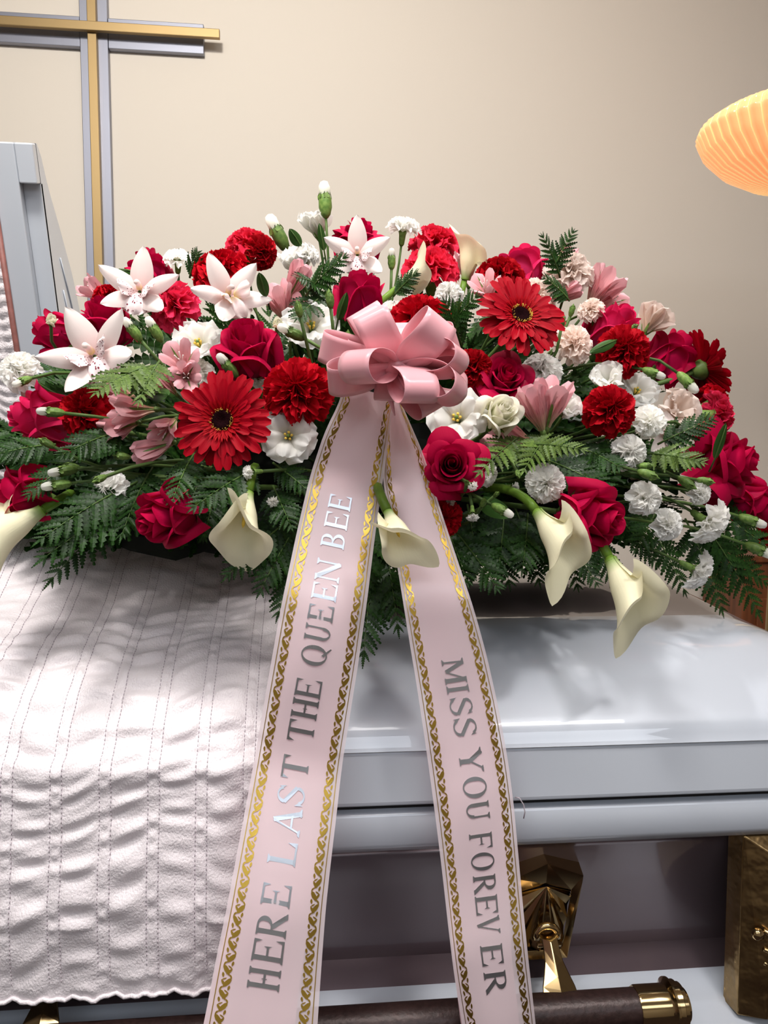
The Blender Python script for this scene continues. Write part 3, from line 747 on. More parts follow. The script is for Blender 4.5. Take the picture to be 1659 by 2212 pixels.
def gerbera():
    parts = []; r_ = random.Random(4)
    variants = [[pm('petal', petal(0.48*s, 0.052, math.radians(74+d), math.radians(94+d2), 0, 7, 9, 0.35, sh=0, wb=0.35, ridge=0.16, r0=0.03), 'gerbera') for s, d, d2 in ((1, 0, 0), (.97, 4, 8), (1.03, -4, 4), (0.94, 2, 20))],
                [pm('petal', petal(0.40*s, 0.045, math.radians(62+d), math.radians(84+d2), 0, 7, 8, 0.35, sh=0, wb=0.35, ridge=0.16, r0=0.03), 'gerbera') for s, d, d2 in ((1, 0, 0), (.92, 5, 8), (.8, -5, 0))]]
    for row, (n, off) in enumerate(((27, 0), (23, .5))):
        for k in range(n):
            m_ = r_.choice(variants[row]); a = 2*PI*(k+off+r_.uniform(-.22, .22))/n
            parts.append(('petal', m_, Matrix.Rotation(a, 4, 'Z') @ Matrix.Rotation(r_.uniform(-.08, .08), 4, 'X')))
    fr = [petal(r_.uniform(.12, .17), 0.014, math.radians(35), math.radians(80), 2*PI*k/70+r_.uniform(-.04, .04), 3, 5, 0.2, r0=0.085+0.03*(k % 3)/2, z0=0.035) for k in range(70)]
    parts.append(('inner_fringe', pm('inner_fringe', join(fr), 'redfringe')))
    parts.append(lat('flower_disk', [(0.12, 0.03), (0.11, 0.055), (0.085, 0.075), (0.06, 0.07), (0.03, 0.055), (0.0, 0.045)], 'disk', 24))
    po = []
    for k in range(90):
        a = r_.uniform(0, 2*PI); r = r_.uniform(.088, .118); p = Vector((r*math.cos(a), r*math.sin(a), 0.07-0.1*max(0, r-.08)))
        po.append(tube([p, p*1.04+Vector((0, 0, 0.03))], [0.0016, 0.0030], 4))
    parts.append(('anthers', pm('anthers', join(po), 'pollen')))
    parts.append(lat('calyx', [(0.0, -0.12), (0.05, -0.12), (0.10, -0.06), (0.13, 0.0), (0.14, 0.03), (0.0, 0.02)], 'calyx', 20))
    for nm, m_, *r in parts:
        if nm in ('inner_fringe', 'anthers'): pass
    return parts, -0.12
TPL['gerbera'] = gerbera()
def lisi(mat='white', op=1.0, seed=1, center=True):
    r_ = random.Random(seed); parts = []
    for lay, (n, L, W, a0, am, a1) in enumerate(((5, .66, .27, 18, 38, 112), (5, .60, .24, 12, 22, 82))):
        for k in range(n):
            A = [math.radians(q*(op if i else 1)+r_.uniform(-6, 6)) for i, q in enumerate((a0, am, a1))]
            parts.append(('petal', pm('petal', petal(L, W, A[0], A[2], 2*PI*(k+.5*lay)/n+r_.uniform(-.12, .12), 13, 11, -0.35, r_.uniform(.10, .2), r_.choice([1.5, 2.2, 2.8]), r_.uniform(0, 6), sh=0, wb=0.25, amid=A[1], z0=-0.40, edge=r_.uniform(-.2, .3)), mat)))
    if center:
        for k in range(5):
            a = 2*PI*k/5; V = [(0, 0, -.3), (.03*math.cos(a), .03*math.sin(a), -.18), (.06*math.cos(a), .06*math.sin(a), -.06)]
            parts.append(('stamen', pm('stamen', tube(V, [.008, .008, .024], 6), 'pollen')))
        parts.append(lat('pistil', [(0.03, -.4), (0.035, -.2), (.018, -.12), (.03, -.05), (0, -.03)], 'calyx', 10))
    parts.append(lat('calyx', [(0.0, -0.50), (0.03, -0.50), (0.06, -0.45), (0.05, -0.38), (0.0, -0.36)], 'calyx'))
    parts += sepals(5, 0.26, 0.028, -0.46, math.radians(40), math.radians(15), r0=0.05)
    return parts, -0.50
TPL['lisi'] = lisi(); TPL['lisi2'] = lisi(seed=5, op=0.9); TPL['lisi_cup'] = lisi(seed=3, op=0.55, center=False); TPL['lisi_blush'] = lisi('blush', 0.5, 8, False)
def orchid(lipm='lip'):
    parts = []; r_ = random.Random(3)
    for k, (a, L, W) in enumerate(((90, .58, .150), (160, .57, .135), (20, .57, .135), (224, .56, .145), (316, .56, .145))):
        parts.append(('tepal', pm('tepal', petal(L, W, math.radians(52), math.radians(84), math.radians(a), 9, 13, -0.45, 0.05, 1.2, k, sh=0.72, r0=0.02, endcurl=-0.25, z0=-0.05), 'orchid')))
    parts.append(('lip', pm('lip', petal(.40, .19, math.radians(32), math.radians(140), math.radians(270), 11, 11, -0.5, 0.14, 3.0, 0.5, sh=0, wb=0.55, r0=0.03, z0=-0.02), lipm)))
    for s in (-1, 1):
        parts.append(('lip_lobe', pm('lip_lobe', petal(.29, .12, math.radians(10), math.radians(62), math.radians(270+s*66), 11, 9, -0.5, 0.14, 2.0, 1, sh=0, wb=0.5, r0=0.05, z0=0.0), lipm)))
    V = [(0, .03, 0), (0, .04, .08), (0, .01, .16), (0, -.02, .19)]
    parts.append(('column', pm('column', tube(V, [.04, .035, .035, .025], 10), 'lip_pale')))
    return parts, -0.06
TPL['orchid'] = orchid(); TPL['orchid_pale'] = orchid('lip_pale')
def alstro(op=1.0, seed=1):
    r_ = random.Random(seed); parts = []
    for k in range(6):
        o_ = k % 2; L = (.86, .90)[o_]; W = (.19, .13)[o_]
        P = petal(L, W, math.radians(9), math.radians((62, 48)[o_]*op), 2*PI*k/6+.2, 9, 11, -0.35, 0.06, 1.3, k, sh=0, wb=0.28, pw=1.6, z0=-0.62, r0=0.02, endcurl=0.25*op)
        parts.append(('tepal', pm('tepal', P, 'alstro')))
    for k in range(4):
        a = k*1.6; parts.append(('stamen', pm('stamen', tube([(0, 0, -.4), (.03*math.cos(a), .03*math.sin(a), -.1), (.09*math.cos(a), .09*math.sin(a), .08)], [.008, .008, .016], 5), 'lip_pale')))
    for k in range(3):
        parts.append(('green_stripe', pm('green_stripe', petal(.78, .028, math.radians(9), math.radians(40*op), 2*PI*(2*k)/6+.2, 3, 9, 0.0, sh=0.7, pw=1.6, z0=-0.625, r0=0.034), 'calyx')))
    parts.append(lat('ovary', [(0.0, -0.74), (0.04, -0.73), (0.06, -0.68), (0.05, -0.61), (0, -0.6)], 'calyx', 10))
    return parts, -0.74
TPL['alstro'] = alstro(); TPL['alstro_half'] = alstro(0.6, 2); TPL['alstro_bud'] = alstro(0.22, 3)
def calla(seed=0, flare=1.0, tip=1.0):
    def fn(u, v):
        th = u*PI*1.10; q = abs(th)/PI
        r = 0.075+0.075*sm(v*2.2)+0.17*flare*v**3.2
        z = 0.86*v
        front = math.exp(-(th/0.62)**2)
        fr2 = math.exp(-(abs(th)/0.26)**1.3)
        r += (0.12*tip*front+0.10*tip*fr2)*v**5; z += (0.12*tip*front+0.03*fr2)*v**5
        z -= 0.22*v**3*sm((q-0.35)/0.65) + 0.42*v**2*sm((abs(u)-0.72)/0.28)
        r += 0.03*math.sin(3*th+seed)*v**5; z += 0.025*math.sin(4*th+2*seed)*v**5
        lipc = max(0, (v-0.88)/0.12); z -= 0.05*lipc**2*(1-front); r += 0.03*lipc*(1-front)
        r *= 1+0.10*max(0, u)*(1+v)
        return (r*math.cos(th), r*math.sin(th), z)
    P = surf(57, 26, fn)
    parts = [('spathe', pm('spathe', P, 'calla'))]
    parts.append(lat('spadix', [(0.0, .05), (.022, .08), (.026, .3), (.022, .48), (0.0, .53)], 'pollen', 10))
    parts.append(lat('spathe_base', [(0.0, -.05), (.045, -.05), (.060, -.01), (.078, .03), (.06, .05)], 'callastem', 16))
    return parts, -0.05
TPL['calla'] = calla(0.5); TPL['calla2'] = calla(2.0, 1.25, 0.6); TPL['calla3'] = calla(3.6, 0.95, 1.3)
def bud(mat='white', tip=0.35, fat=1.0):
    c = [(0.0, -.50), (.06*fat, -.49), (.13*fat, -.40), (.185*fat, -.2), (.18*fat, 0.0), (.14*fat, .14), (.12*fat, .16)]
    parts = [lat('calyx', c, 'calyx', 14)]
    parts += [('sepal', pm('sepal', petal(.26, .085*fat, math.radians(-4), math.radians(-22), 2*PI*k/5, 5, 6, -0.2, z0=0.02, r0=.172*fat, sh=0, wb=0.9, tipy=0.6), 'calyx')) for k in range(5)]
    if tip > 0:
        parts.append(lat('closed_petals', [(.12*fat, .05), (.155*fat, .18), (.15*fat, .18+tip*.5), (.10*fat, .16+tip*.9), (.03, .16+tip), (0, .15+tip)], mat, 14,
                     lambda r, z, a: r*(1+0.10*math.sin(5*a+8*z))))
    else:
        parts.append(lat('closed_tip', [(.12*fat, .10), (.07*fat, .24), (.02, .34), (0, .37)], 'calyx', 12))
    return parts, -0.5
TPL['bud'] = bud(); TPL['bud_open'] = carnation('white', 12, ((8, 26, .40), (7, 15, .42), (5, 5, .42)), amp=0.3, wfac=1.1, z0=-0.20); TPL['bud_green'] = bud('white', 0)
TPL['bud_lime'] = rose('rose_cream', 0.0, 15, 7)

FLOWERS = []
CORE = Vector((0.05, 1.10, 1.12))
def basis(ax, roll):
    z = (RT*ax[0]+UP*ax[1]-fw*ax[2]).normalized()
    ref = UP if abs(z.dot(UP)) < 0.93 else (fw if z.dot(UP) > 0 else fw)
    y = (ref - z*ref.dot(z)).normalized(); x = y.cross(z)
    m = Matrix((x, y, z)).transposed().to_4x4()
    return m @ Matrix.Rotation(math.radians(roll), 4, 'Z')
STEMR = {'gerbera': .0032, 'calla': .0055, 'rose': .003}
def place(tpl, name, cat, px, py, d, ax, roll=0, label=None, group=None, dy=0.0, stem=None, via=None, sq=1.0, slen=None):
    P0, t = dome(px, py, 0.0)
    p = P0 + ray(px, py)*dy
    size = meters(d, p)*{'rose': 1.12, 'carnation': 1.08, 'miniature_carnation': 1.05}.get(name, 1.0)
    B = basis(ax, roll)
    mw = Matrix.Translation(p) @ B @ Matrix.Diagonal((size, size, size*sq, 1))
    parts, zbase = TPL[tpl]
    root = empty(name, mw); setp(root, label, cat, group)
    for pt in parts:
        nm, m_ = pt[0], pt[1]
        c = obj(nm, m_, root)
        if len(pt) > 2: c.matrix_basis = pt[2]
        if nm in ('anthers', 'inner_fringe'): c['kind'] = 'stuff'
    # stem from the flower's base back into the arrangement, in world space
    b = mw @ Vector((0, 0, zbase)); z = (B.to_3x3() @ Vector((0, 0, 1)))
    if via is not None: e = PY_(via[0], via[1], p.y + via[2])
    else:
        e = b.lerp(CORE, 0.55)
    mid = b - z*min((e-b).length*0.45, 0.10)
    r = STEMR.get(name, .0018) if stem is None else stem
    rs = r
    V, F, U = tube(bez(b+z*0.002, mid, e, 8), rs, 7)
    so = obj('stem', mesh('stem', V, F, [MAT['callastem' if name == 'calla_lily' else 'stem']], U), root)
    so.matrix_parent_inverse = mw.inverted()
    FLOWERS.append((px, py, d))
    return root
def R(*a, **k):
    t_ = k.pop('t', 'rose'); k.setdefault('sq', 1.0 if t_ == 'rose_open' else 1.22)
    return place(t_, 'rose', 'rose', *a, **k)
def C(tp, *a, **k): return place(tp, 'carnation', 'carnation', *a, **k)
def Mi(*a, **k): return place(k.pop('t', 'mini'), 'miniature_carnation', 'carnation', *a, **k)
def Bd(*a, **k): return place(k.pop('t', 'bud'), 'carnation_bud', 'flower bud', *a, **k)
def Li(*a, **k): return place(k.pop('t', 'lisi'), 'lisianthus', 'lisianthus', *a, **k)
def Al(*a, **k): return place(k.pop('t', 'alstro'), 'alstroemeria', 'alstroemeria', *a, **k)
def Ge(*a, **k): return place('gerbera', 'gerbera_daisy', 'gerbera', *a, stem=.0035, **k)
def Or(*a, **k): return place(k.pop('t', 'orchid'), 'orchid', 'orchid', *a, **k)
def Ca(*a, **k): return place(k.pop('t', 'calla'), 'calla_lily', 'calla lily', *a, stem=k.pop('stem', .0050), **k)
# --- roses
R(318, 562, 92, (-.25, .9, .15), 20, 'dark crimson rose standing up behind the upper left spotted orchid', t='rose', dy=.02)
R(222, 672, 118, (-.1, .8, .45), 60, 'crimson rose seen from its side, directly above the lower left spotted orchid', dy=-.0)
R(98, 712, 100, (-.75, .25, .25), 10, 'crimson rose facing left in front of the open casket lid', t='rose_closed', dy=0)
R(58, 900, 138, (-.85, .1, .45), 0, 'large pink rose facing left at the left edge, a white bud before it', t='rose_pink')
R(12, 1068, 130, (-.75, .1, .55), 0, 'crimson rose cut off by the left edge, just above a calla lily', t='rose', dy=-.03)
R(530, 728, 138, (-.10, .74, .66), 10, 'large fully formed crimson rose with swirled centre, left of the bow', dy=-.03)
R(780, 615, 118, (.06, .92, .22), 40, 'tall crimson rose cup standing just above the pink bow', t='rose_closed', dy=-.03)
R(778, 492, 92, (.1, .85, .35), 0, 'crimson rose at the very top, half behind the pale spotted orchid', t='rose_open', dy=.04)
R(335, 1126, 138, (-.62, -.32, .66), 0, 'crimson rose drooping over the quilted throw, facing lower left', t='rose', dy=-.05)
R(976, 1003, 122, (-.05, .12, .97), 0, 'crimson rose facing straight forward, right beside the sash ribbons', t='rose_open', dy=-.04)
R(1095, 810, 112, (.15, .35, .88), 50, 'deep pink rose right of the bow and below the upper gerbera', t='rose_open', dy=-.0)
R(1132, 560, 112, (.15, .9, -.05), 30, 'pink rose standing up behind a dark red carnation, top right', t='rose_pink', dy=.03)
R(1340, 690, 128, (.4, .65, .4), 0, 'pink rose seen from its side above a red carnation at right', t='rose_pink', dy=0)
R(1462, 748, 120, (.5, .7, .1), 0, 'dark crimson rose on the right shoulder of the spray', t='rose', dy=.02)
R(1306, 1121, 148, (.62, -.12, .68), 0, 'big pinkish crimson rose between the two right-hand calla lilies', t='rose', dy=-.06)
R(1602, 1000, 150, (.75, .1, .6), 0, 'large crimson rose near the right edge, facing right', t='rose_open', dy=-.02)
R(1648, 1098, 110, (.7, -.3, .5), 0, 'crimson rose cut by the right edge, under a larger one', t='rose', dy=.02)
R(1088, 886, 92, (.25, .35, .86), 0, 'small greenish cream rose with tight petals, right of the bow', t='rose_cream', dy=-.035)
# --- gerberas
Ge(482, 910, 212, (-.02, .10, .98), 0, 'wide open red gerbera daisy left of the sash ribbons', dy=-.045)
Ge(1122, 686, 196, (.18, .36, .86), 20, 'red gerbera daisy with yellow-ringed centre, upper right of the bow', dy=-.04)
Ge(1512, 800, 168, (.90, .30, -.20), 0, 'red gerbera daisy seen edge-on at the right shoulder', dy=0)
# --- carnations
C('carn_red', 240, 632, 72, (.1, .9, .2), 0, 'small red carnation peeping above a crimson rose at left', dy=.01)
C('carn_pink', 372, 650, 108, (-.15, .45, .85), 0, 'hot pink ruffled carnation at upper left')
C('carn_red2', 182, 890, 118, (-.05, .2, .95), 0, 'scarlet ruffled carnation between the large pink rose and a pink alstroemeria', dy=-.02)
C('carn_red', 470, 570, 118, (-.2, .7, .5), 0, 'red carnation behind the plain white orchid, lower of a pair', dy=.02)
C('carn_coral', 538, 518, 92, (.1, .8, .5), 50, 'red carnation topmost at upper left against the wall', dy=.04)
C('carn_dark', 572, 545, 74, (.6, -.2, .4), 0, 'dark red carnation turned down under the topmost left red one', dy=.06)
C('carn_red', 641, 840, 146, (.05, .2, .95), 0, 'large scarlet carnation right of the open gerbera and left of the bow', dy=-.04)
C('carn_red2', 912, 682, 138, (.1, .6, .7), 20, 'scarlet carnation directly behind the top of the bow', dy=-.005)
C('carn_coral', 930, 567, 122, (-.05, .78, .55), 0, 'coral red carnation, front one of two above the bow', dy=.01)
C('carn_coral', 943, 514, 108, (.1, .85, .4), 100, 'deep red carnation, rear one of two above the bow', dy=.05)
C('carn_dark', 1076, 582, 102, (-.1, .8, .5), 0, 'dark red carnation in front of the pink rose at top right', dy=.0)
C('carn_dark', 1025, 790, 92, (.2, .3, .8), 0, 'dark red carnation tucked behind the right bow loops', dy=.01)
C('carn_coral', 1198, 690, 80, (.6, .4, .3), 0, 'coral carnation peeping out behind the right gerbera', dy=.03)
C('carn_red', 1350, 752, 108, (-.05, .15, .95), 0, 'red carnation in front of the right-hand pink rose', dy=-.03)
C('carn_red2', 1320, 882, 112, (.0, .2, .95), 30, 'round red carnation at centre right among white lisianthus', dy=-.04)
C('carn_red', 1552, 862, 76, (.8, .4, .1), 0, 'red carnation behind the edge-on gerbera at right', dy=.02)
C('carn_pink', 1556, 900, 100, (.93, -.1, .05), 0, 'hot pink carnation in profile with a green calyx, right edge of the mound', dy=.0)
C('carn_red', 962, 1118, 84, (.3, 0, .8), 0, 'red carnation half hidden behind the right sash ribbon', dy=.0)
C('carn_red2', 1650, 1160, 72, (.6, -.2, .6), 0, 'red carnation cut by the right edge below the roses', dy=.03)
C('carn_blush', 1232, 577, 106, (.0, .62, .7), 0, 'large blush white carnation at top right beside a fern tip', dy=.0)
C('carn_white', 34, 795, 86, (-.2, .3, .9), 0, 'white carnation at the left edge above the large pink rose', dy=-.01)
C('carn_white', 385, 553, 62, (.1, .9, .3), 0, 'small white carnation at upper left beside a crimson rose', dy=.03)
C('carn_white', 1180, 1041, 82, (0, .1, .98), 0, 'round white carnation alone in the dark fern, right of the ribbons', dy=-.03)
C('carn_blush', 1156, 630, 92, (0, .6, .6), 0, 'white carnation mostly behind the top of the right gerbera', dy=.02)
C('carn_white', 1172, 792, 86, (0, .5, .7), 0, 'white carnation under the right gerbera, behind pink alstroemeria', dy=.02)
C('carn_blush', 1244, 738, 84, (.2, .3, .9), 0, 'blush white carnation right of the upper right gerbera', dy=.01)
C('carn_white', 850, 668, 70, (0, .7, .5), 0, 'white carnation peeping out behind the top bow loop', dy=.03)
C('carn_blush', 1276, 664, 56, (-.3, .5, .6), 0, 'little blush carnation left of the right-hand pink rose', dy=.01)
Li(424, 732, 122, (-.1, .45, .85), 0, 'white lisianthus between hot pink carnation and the big crimson rose', t='lisi2', dy=.01)
Li(672, 694, 132, (.08, .38, .9), 30, 'large white lisianthus left of the bow with green buds before it', dy=.0)
Li(682, 472, 96, (-.15, .9, .3), 0, 'white lisianthus at the very top of the spray', t='lisi_cup', dy=.05)
Li(640, 552, 104, (-.2, .7, .4), 0, 'white lisianthus behind a pink alstroemeria, upper centre left', t='lisi_cup', dy=.05)
Li(622, 940, 132, (.06, .05, .98), 10, 'white lisianthus with yellow stamens left of the sash ribbon', dy=-.03)
Li(985, 898, 142, (-.2, .2, .92), 0, 'white lisianthus with yellow stamens below the right bow loops', t='lisi2', dy=-.01)
Li(1226, 876, 82, (.1, .5, .8), 0, 'white lisianthus cup beside the upright pink alstroemerias', t='lisi_cup', dy=-.01)
Li(1415, 682, 104, (.45, .75, .0), 0, 'blush lisianthus in profile on the right shoulder of the spray', t='lisi_blush', dy=.0)
Li(1312, 812, 92, (-.3, .5, .7), 0, 'white lisianthus above the round red carnation', t='lisi_cup', dy=.0)
Li(1380, 838, 104, (.1, .4, .8), 0, 'white lisianthus right of the round red carnation', t='lisi2', dy=.02)
Li(1468, 882, 120, (.2, .4, .8), 0, 'blush white lisianthus near the right shoulder, above ferns', t='lisi_blush', dy=-.0)
C('mini', 420, 800, 76, (0, .5, .8), 0, 'white carnation just above the wide open left gerbera', dy=.03)
C('mini2', 548, 806, 70, (0, .6, .7), 0, 'white carnation between the left gerbera and the large scarlet carnation', dy=.02)
C('mini2', 664, 545, 54, (.2, .7, .6), 0, 'small white carnation at upper centre left behind a fern', dy=.03)
# --- orchids
Or(200, 765, 208, (-.1, .30, .93), 32, 'white orchid with burgundy spotted lip, lower left one', dy=-.05)
Or(300, 626, 168, (.1, .3, .92), -6, 'white orchid with burgundy spotted lip, upper left one', dy=-.03)
Or(496, 636, 166, (.35, .3, .85), 30, 'plain white orchid with blush lip, above the big crimson rose', t='orchid_pale', dy=-.03)
Or(772, 548, 140, (.0, .1, .98), 0, 'pale orchid with spotted lip just above the tall crimson rose', dy=.0)
Or(1448, 932, 110, (-.2, -.2, -.8), 0, 'blush orchid seen from behind at right, above the ferns', t='orchid_pale', dy=-.0)
# --- alstroemerias
Al(192, 622, 84, (-.6, .4, .5), 0, 'pink alstroemeria at far left below the cross', t='alstro_half', dy=.01)
Al(388, 772, 104, (.0, .4, .9), 0, 'open pink alstroemeria with dark streaks, left of the big crimson rose', dy=-.03)
Al(402, 812, 84, (.2, -.1, .95), 40, 'open pink alstroemeria just above the left gerbera', dy=-.03)
Al(345, 820, 76, (-.5, .5, .6), 0, 'half open pink alstroemeria bud near green leaves at left', t='alstro_bud', dy=-.03)
Al(262, 888, 112, (-.85, -.1, .45), 0, 'pale pink alstroemeria pointing left beside the scarlet carnation', t='alstro_half', dy=-.03)
Al(238, 934, 96, (-.75, -.35, .45), 0, 'mauve pink alstroemeria pointing lower left, under a paler one', t='alstro_half', dy=-.02)
Al(232, 846, 110, (-.8, .25, .4), 20, 'dusky pink alstroemeria petals behind the scarlet carnation', t='alstro_half', dy=.0)
Al(352, 935, 96, (-.2, -.5, .7), 0, 'pale pink alstroemeria left of the open gerbera, facing down', t='alstro_half', dy=-.02)
Al(312, 978, 100, (-.8, -.35, .4), 0, 'closed mauve alstroemeria lowest of the pink cluster at left', t='alstro_bud', dy=-.02)
Al(645, 590, 100, (.45, .75, .35), 0, 'slender pink alstroemeria bud at upper centre left', t='alstro_bud', dy=.0)
Al(598, 635, 104, (-.25, .8, .5), 0, 'streaked dusky pink alstroemeria behind the big crimson rose', t='alstro_half', dy=.0)
Al(640, 655, 84, (.2, .8, .4), 0, 'pink alstroemeria in fern shade above the white lisianthus', t='alstro_half', dy=.03)
Al(1046, 612, 88, (-.3, .6, .7), 0, 'pale pink alstroemeria above the left rim of the right gerbera', dy=.0)
Al(1150, 862, 122, (-.35, .85, .35), 0, 'upright pink alstroemeria with green stripes, left of two right of the cream rose', t='alstro_bud', dy=-.035)
Al(1196, 846, 128, (.12, .92, .35), 0, 'upright pink alstroemeria, right of two beside the cream rose', t='alstro_half', dy=-.035)
Al(1312, 606, 118, (.5, .75, .3), 0, 'pink alstroemeria in profile at top right against the wall', t='alstro_half', dy=.0)
Al(1330, 650, 96, (.55, .1, .7), 0, 'open pink alstroemeria above the right-hand pink rose', dy=.01)
Al(1238, 628, 70, (.7, .3, .2), 0, 'orange pink alstroemeria bud under the blush carnation', t='alstro_bud', dy=.02)
Al(1228, 545, 62, (.2, .7, .4), 0, 'pink alstroemeria petals behind the blush carnation', t='alstro_half', dy=.04)
Al(1080, 945, 130, (-.8, .1, .3), 0, 'shaded mauve alstroemeria behind the cream rose', t='alstro_half', dy=.02)
Al(1008, 560, 84, (-.1, .85, .3), 0, 'pale pink alstroemeria behind the coral carnation', t='alstro_half', dy=.04)
# --- callas
Ca(536, 1064, 160, (-.06, -.90, .42), -92, 'cream calla lily with a wide mouth hanging over the throw', t='calla2', dy=-.035, via=(552, 1010, .06))
Ca(838, 1106, 138, (.34, -.74, .58), -12, 'cream calla lily lying over the right sash ribbon', t='calla', dy=-.07, via=(822, 1020, .12))
Ca(1160, 1106, 168, (.42, -.72, .50), -96, 'cream calla lily left of the big pinkish rose', t='calla3', dy=-.035, via=(1050, 1055, .07))
Ca(1318, 1208, 182, (.30, -.82, .42), -90, 'lowest cream calla lily hanging over the glossy lid', t='calla', dy=-.06, via=(1275, 1150, .07))
Ca(92, 1102, 168, (-.80, -.58, .30), -80, 'cream calla lily at the left edge bending onto the throw', t='calla', dy=-.02, via=(150, 1070, .08))
Ca(1004, 604, 108, (.15, .90, .20), 160, 'cream calla lily standing behind the coral carnation', t='calla', dy=.06, stem=.004)
Ca(858, 622, 92, (.75, .5, .0), 120, 'pale calla lily tip right of the tall crimson rose', t='calla3', dy=.03, stem=.004)
# --- white mini carnations and buds
Mi(230, 1056, 82, (-.1, .1, .95), 0, 'white miniature carnation in the fern above the throw, left side', dy=-.03)
Mi(1405, 908, 74, (.05, .1, .95), 0, 'small white carnation with greenish centre below the white lisianthus', dy=-.03)
Mi(1362, 975, 80, (.1, .1, .95), 30, 'ragged white carnation under the round red carnation', t='mini2', dy=-.03)
Mi(1397, 1075, 78, (.2, .1, .95), 0, 'blush white miniature carnation right of the pinkish rose', t='mini2', dy=-.03)
Mi(1447, 1135, 72, (.3, -.1, .9), 0, 'shaded white miniature carnation lowest but one at right', t='mini', dy=-.02)
Mi(1516, 1067, 54, (.35, -.2, .9), 0, 'compact white miniature carnation near the right rose', dy=-.02)
Mi(1542, 1140, 84, (.5, -.55, .6), 0, 'fan-shaped white miniature carnation near the right edge', t='mini_fan', dy=-.03)
Mi(1518, 1240, 72, (.75, -.45, .4), 0, 'lowest white miniature carnation, in profile over the fern tips', t='mini_fan', dy=-.0)
Mi(970, 628, 62, (.0, .55, .8), 0, 'small white carnation between scarlet and coral ones above the bow', dy=.0)
Mi(872, 482, 64, (.1, .92, .2), 0, 'small white carnation on a tall stem above the bow', t='mini_fan', dy=.02, stem=.0016)
Mi(1046, 1018, 66, (.2, .2, .9), 0, 'white miniature carnation right of the forward crimson rose', t='mini2', dy=.0)
Bd(702, 432, 78, (-.05, .98, .1), 0, 'white bud highest of all on a thin stem', dy=.04, t='bud')
Bd(600, 504, 84, (-.45, .85, .2), 0, 'white bud leaning left at the upper centre left', dy=.02)
Bd(286, 712, 60, (-.55, .75, .3), 0, 'white bud, left of two below the upper left orchid', dy=-.04)
Bd(334, 712, 60, (-.45, .8, .3), 0, 'white bud, right of two below the upper left orchid', dy=-.04)
Bd(492, 790, 64, (-.6, .7, .35), 0, 'white bud just above the left gerbera', dy=-.03)
Bd(630, 718, 66, (-.85, .35, .35), 0, 'white bud pointing left beside the white lisianthus', dy=-.04)
Bd(110, 890, 58, (-.95, .05, .35), 0, 'white bud lying across the large pink rose', dy=-.06)
Bd(540, 1020, 58, (-.75, -.1, .65), 0, 'round white bud above the calla lily over the throw', t='bud_open', dy=-.04)
Bd(590, 1083, 44, (0, -.1, .98), 0, 'small pinkish white bud in dark fern left of the ribbon', t='bud_open', dy=-.02)
Bd(136, 1018, 62, (-.75, -.15, .5), 0, 'white bud, upper of two right of the left edge rose', dy=-.04)
Bd(122, 1048, 62, (-.9, -.15, .4), 0, 'white bud, lower of two right of the left edge rose', dy=-.04)
Bd(150, 1008, 46, (-.8, .1, .4), 0, 'green bud above two white ones at left', t='bud_green', dy=-.03)
Bd(98, 955, 46, (-.8, .5, .3), 0, 'pointed green bud below the large pink rose', t='bud_green', dy=-.04)
Bd(212, 1036, 44, (-.6, -.4, .7), 0, 'green bud lying on the left miniature carnation', t='bud_green', dy=-.07)
Bd(258, 985, 44, (-.9, .1, .3), 0, 'green bud under the mauve alstroemeria', t='bud_green', dy=-.02)
Bd(48, 824, 50, (-.4, -.4, .7), 0, 'white bud in front of the left edge white carnation', dy=-.05)
Bd(846, 560, 46, (0, .98, .1), 0, 'small white bud right of the pale spotted orchid', dy=.01)
Bd(602, 695, 34, (.3, .4, .8), 0, 'small lime green bud right of the big crimson rose', t='bud_lime', dy=-.03)
Bd(113, 688, 34, (.4, .4, .6), 0, 'lime green bud over the crimson rose by the lid', t='bud_lime', dy=-.06)
Bd(644, 664, 46, (-.2, .9, .3), 0, 'pointed green bud, left of two before the white lisianthus', t='bud_green', dy=-.07)
Bd(712, 642, 50, (-.1, .95, .2), 0, 'pointed green bud, right of two before the white lisianthus', t='bud_green', dy=-.07)
Bd(752, 726, 40, (0, .9, .3), 0, 'dark green bud left of the bow', t='bud_green', dy=-.05)
Bd(736, 732, 30, (0, .9, .3), 0, 'tiny green bud left of the bow beside a larger bud', t='bud_green', dy=-.05)
Bd(1008, 1042, 28, (-.1, .3, .9), 0, 'round green bud at the lower right of the forward rose', t='bud_green', dy=-.06)
Bd(1020, 1049, 40, (.3, -.3, .8), 0, 'pinkish white bud beside the round green one below the forward rose', t='bud_open', dy=-.055)
Bd(1045, 1084, 36, (.1, .5, .8), 0, 'pale green bud in the dark fern right of the ribbon', t='bud_green', dy=-.05)
Bd(1073, 1067, 26, (.4, .5, .7), 0, 'tiny green bud on a side stem above the white-tipped one', t='bud_green', dy=-.05)
Bd(1085, 1102, 56, (.75, -.45, .45), 0, 'white-tipped green bud pointing lower right in the dark fern', dy=-.05)
Bd(1120, 1026, 32, (.1, -.6, .7), 0, 'solitary green bud left of the round white carnation', t='bud_green', dy=-.04)
Bd(1021, 1114, 48, (.0, -.8, .5), 0, 'white bud hanging down beside the right sash ribbon', t='bud_open', dy=-.04)
Bd(972, 1083, 40, (-.1, -.2, .9), 0, 'dull white bud partly behind the right ribbon', t='bud_open', dy=-.0)
Bd(1110, 1052, 42, (.6, -.1, .7), 0, 'dim white bud in the shade left of the calla stem', t='bud_open', dy=.0)
Bd(1405, 1027, 58, (.85, -.35, .35), 0, 'green bud with white tip, under the ragged white carnation', t='bud_green', dy=-.05)
Bd(1398, 1006, 40, (.85, 0, .4), 0, 'small green bud above the white-tipped one at right', t='bud_green', dy=-.04)
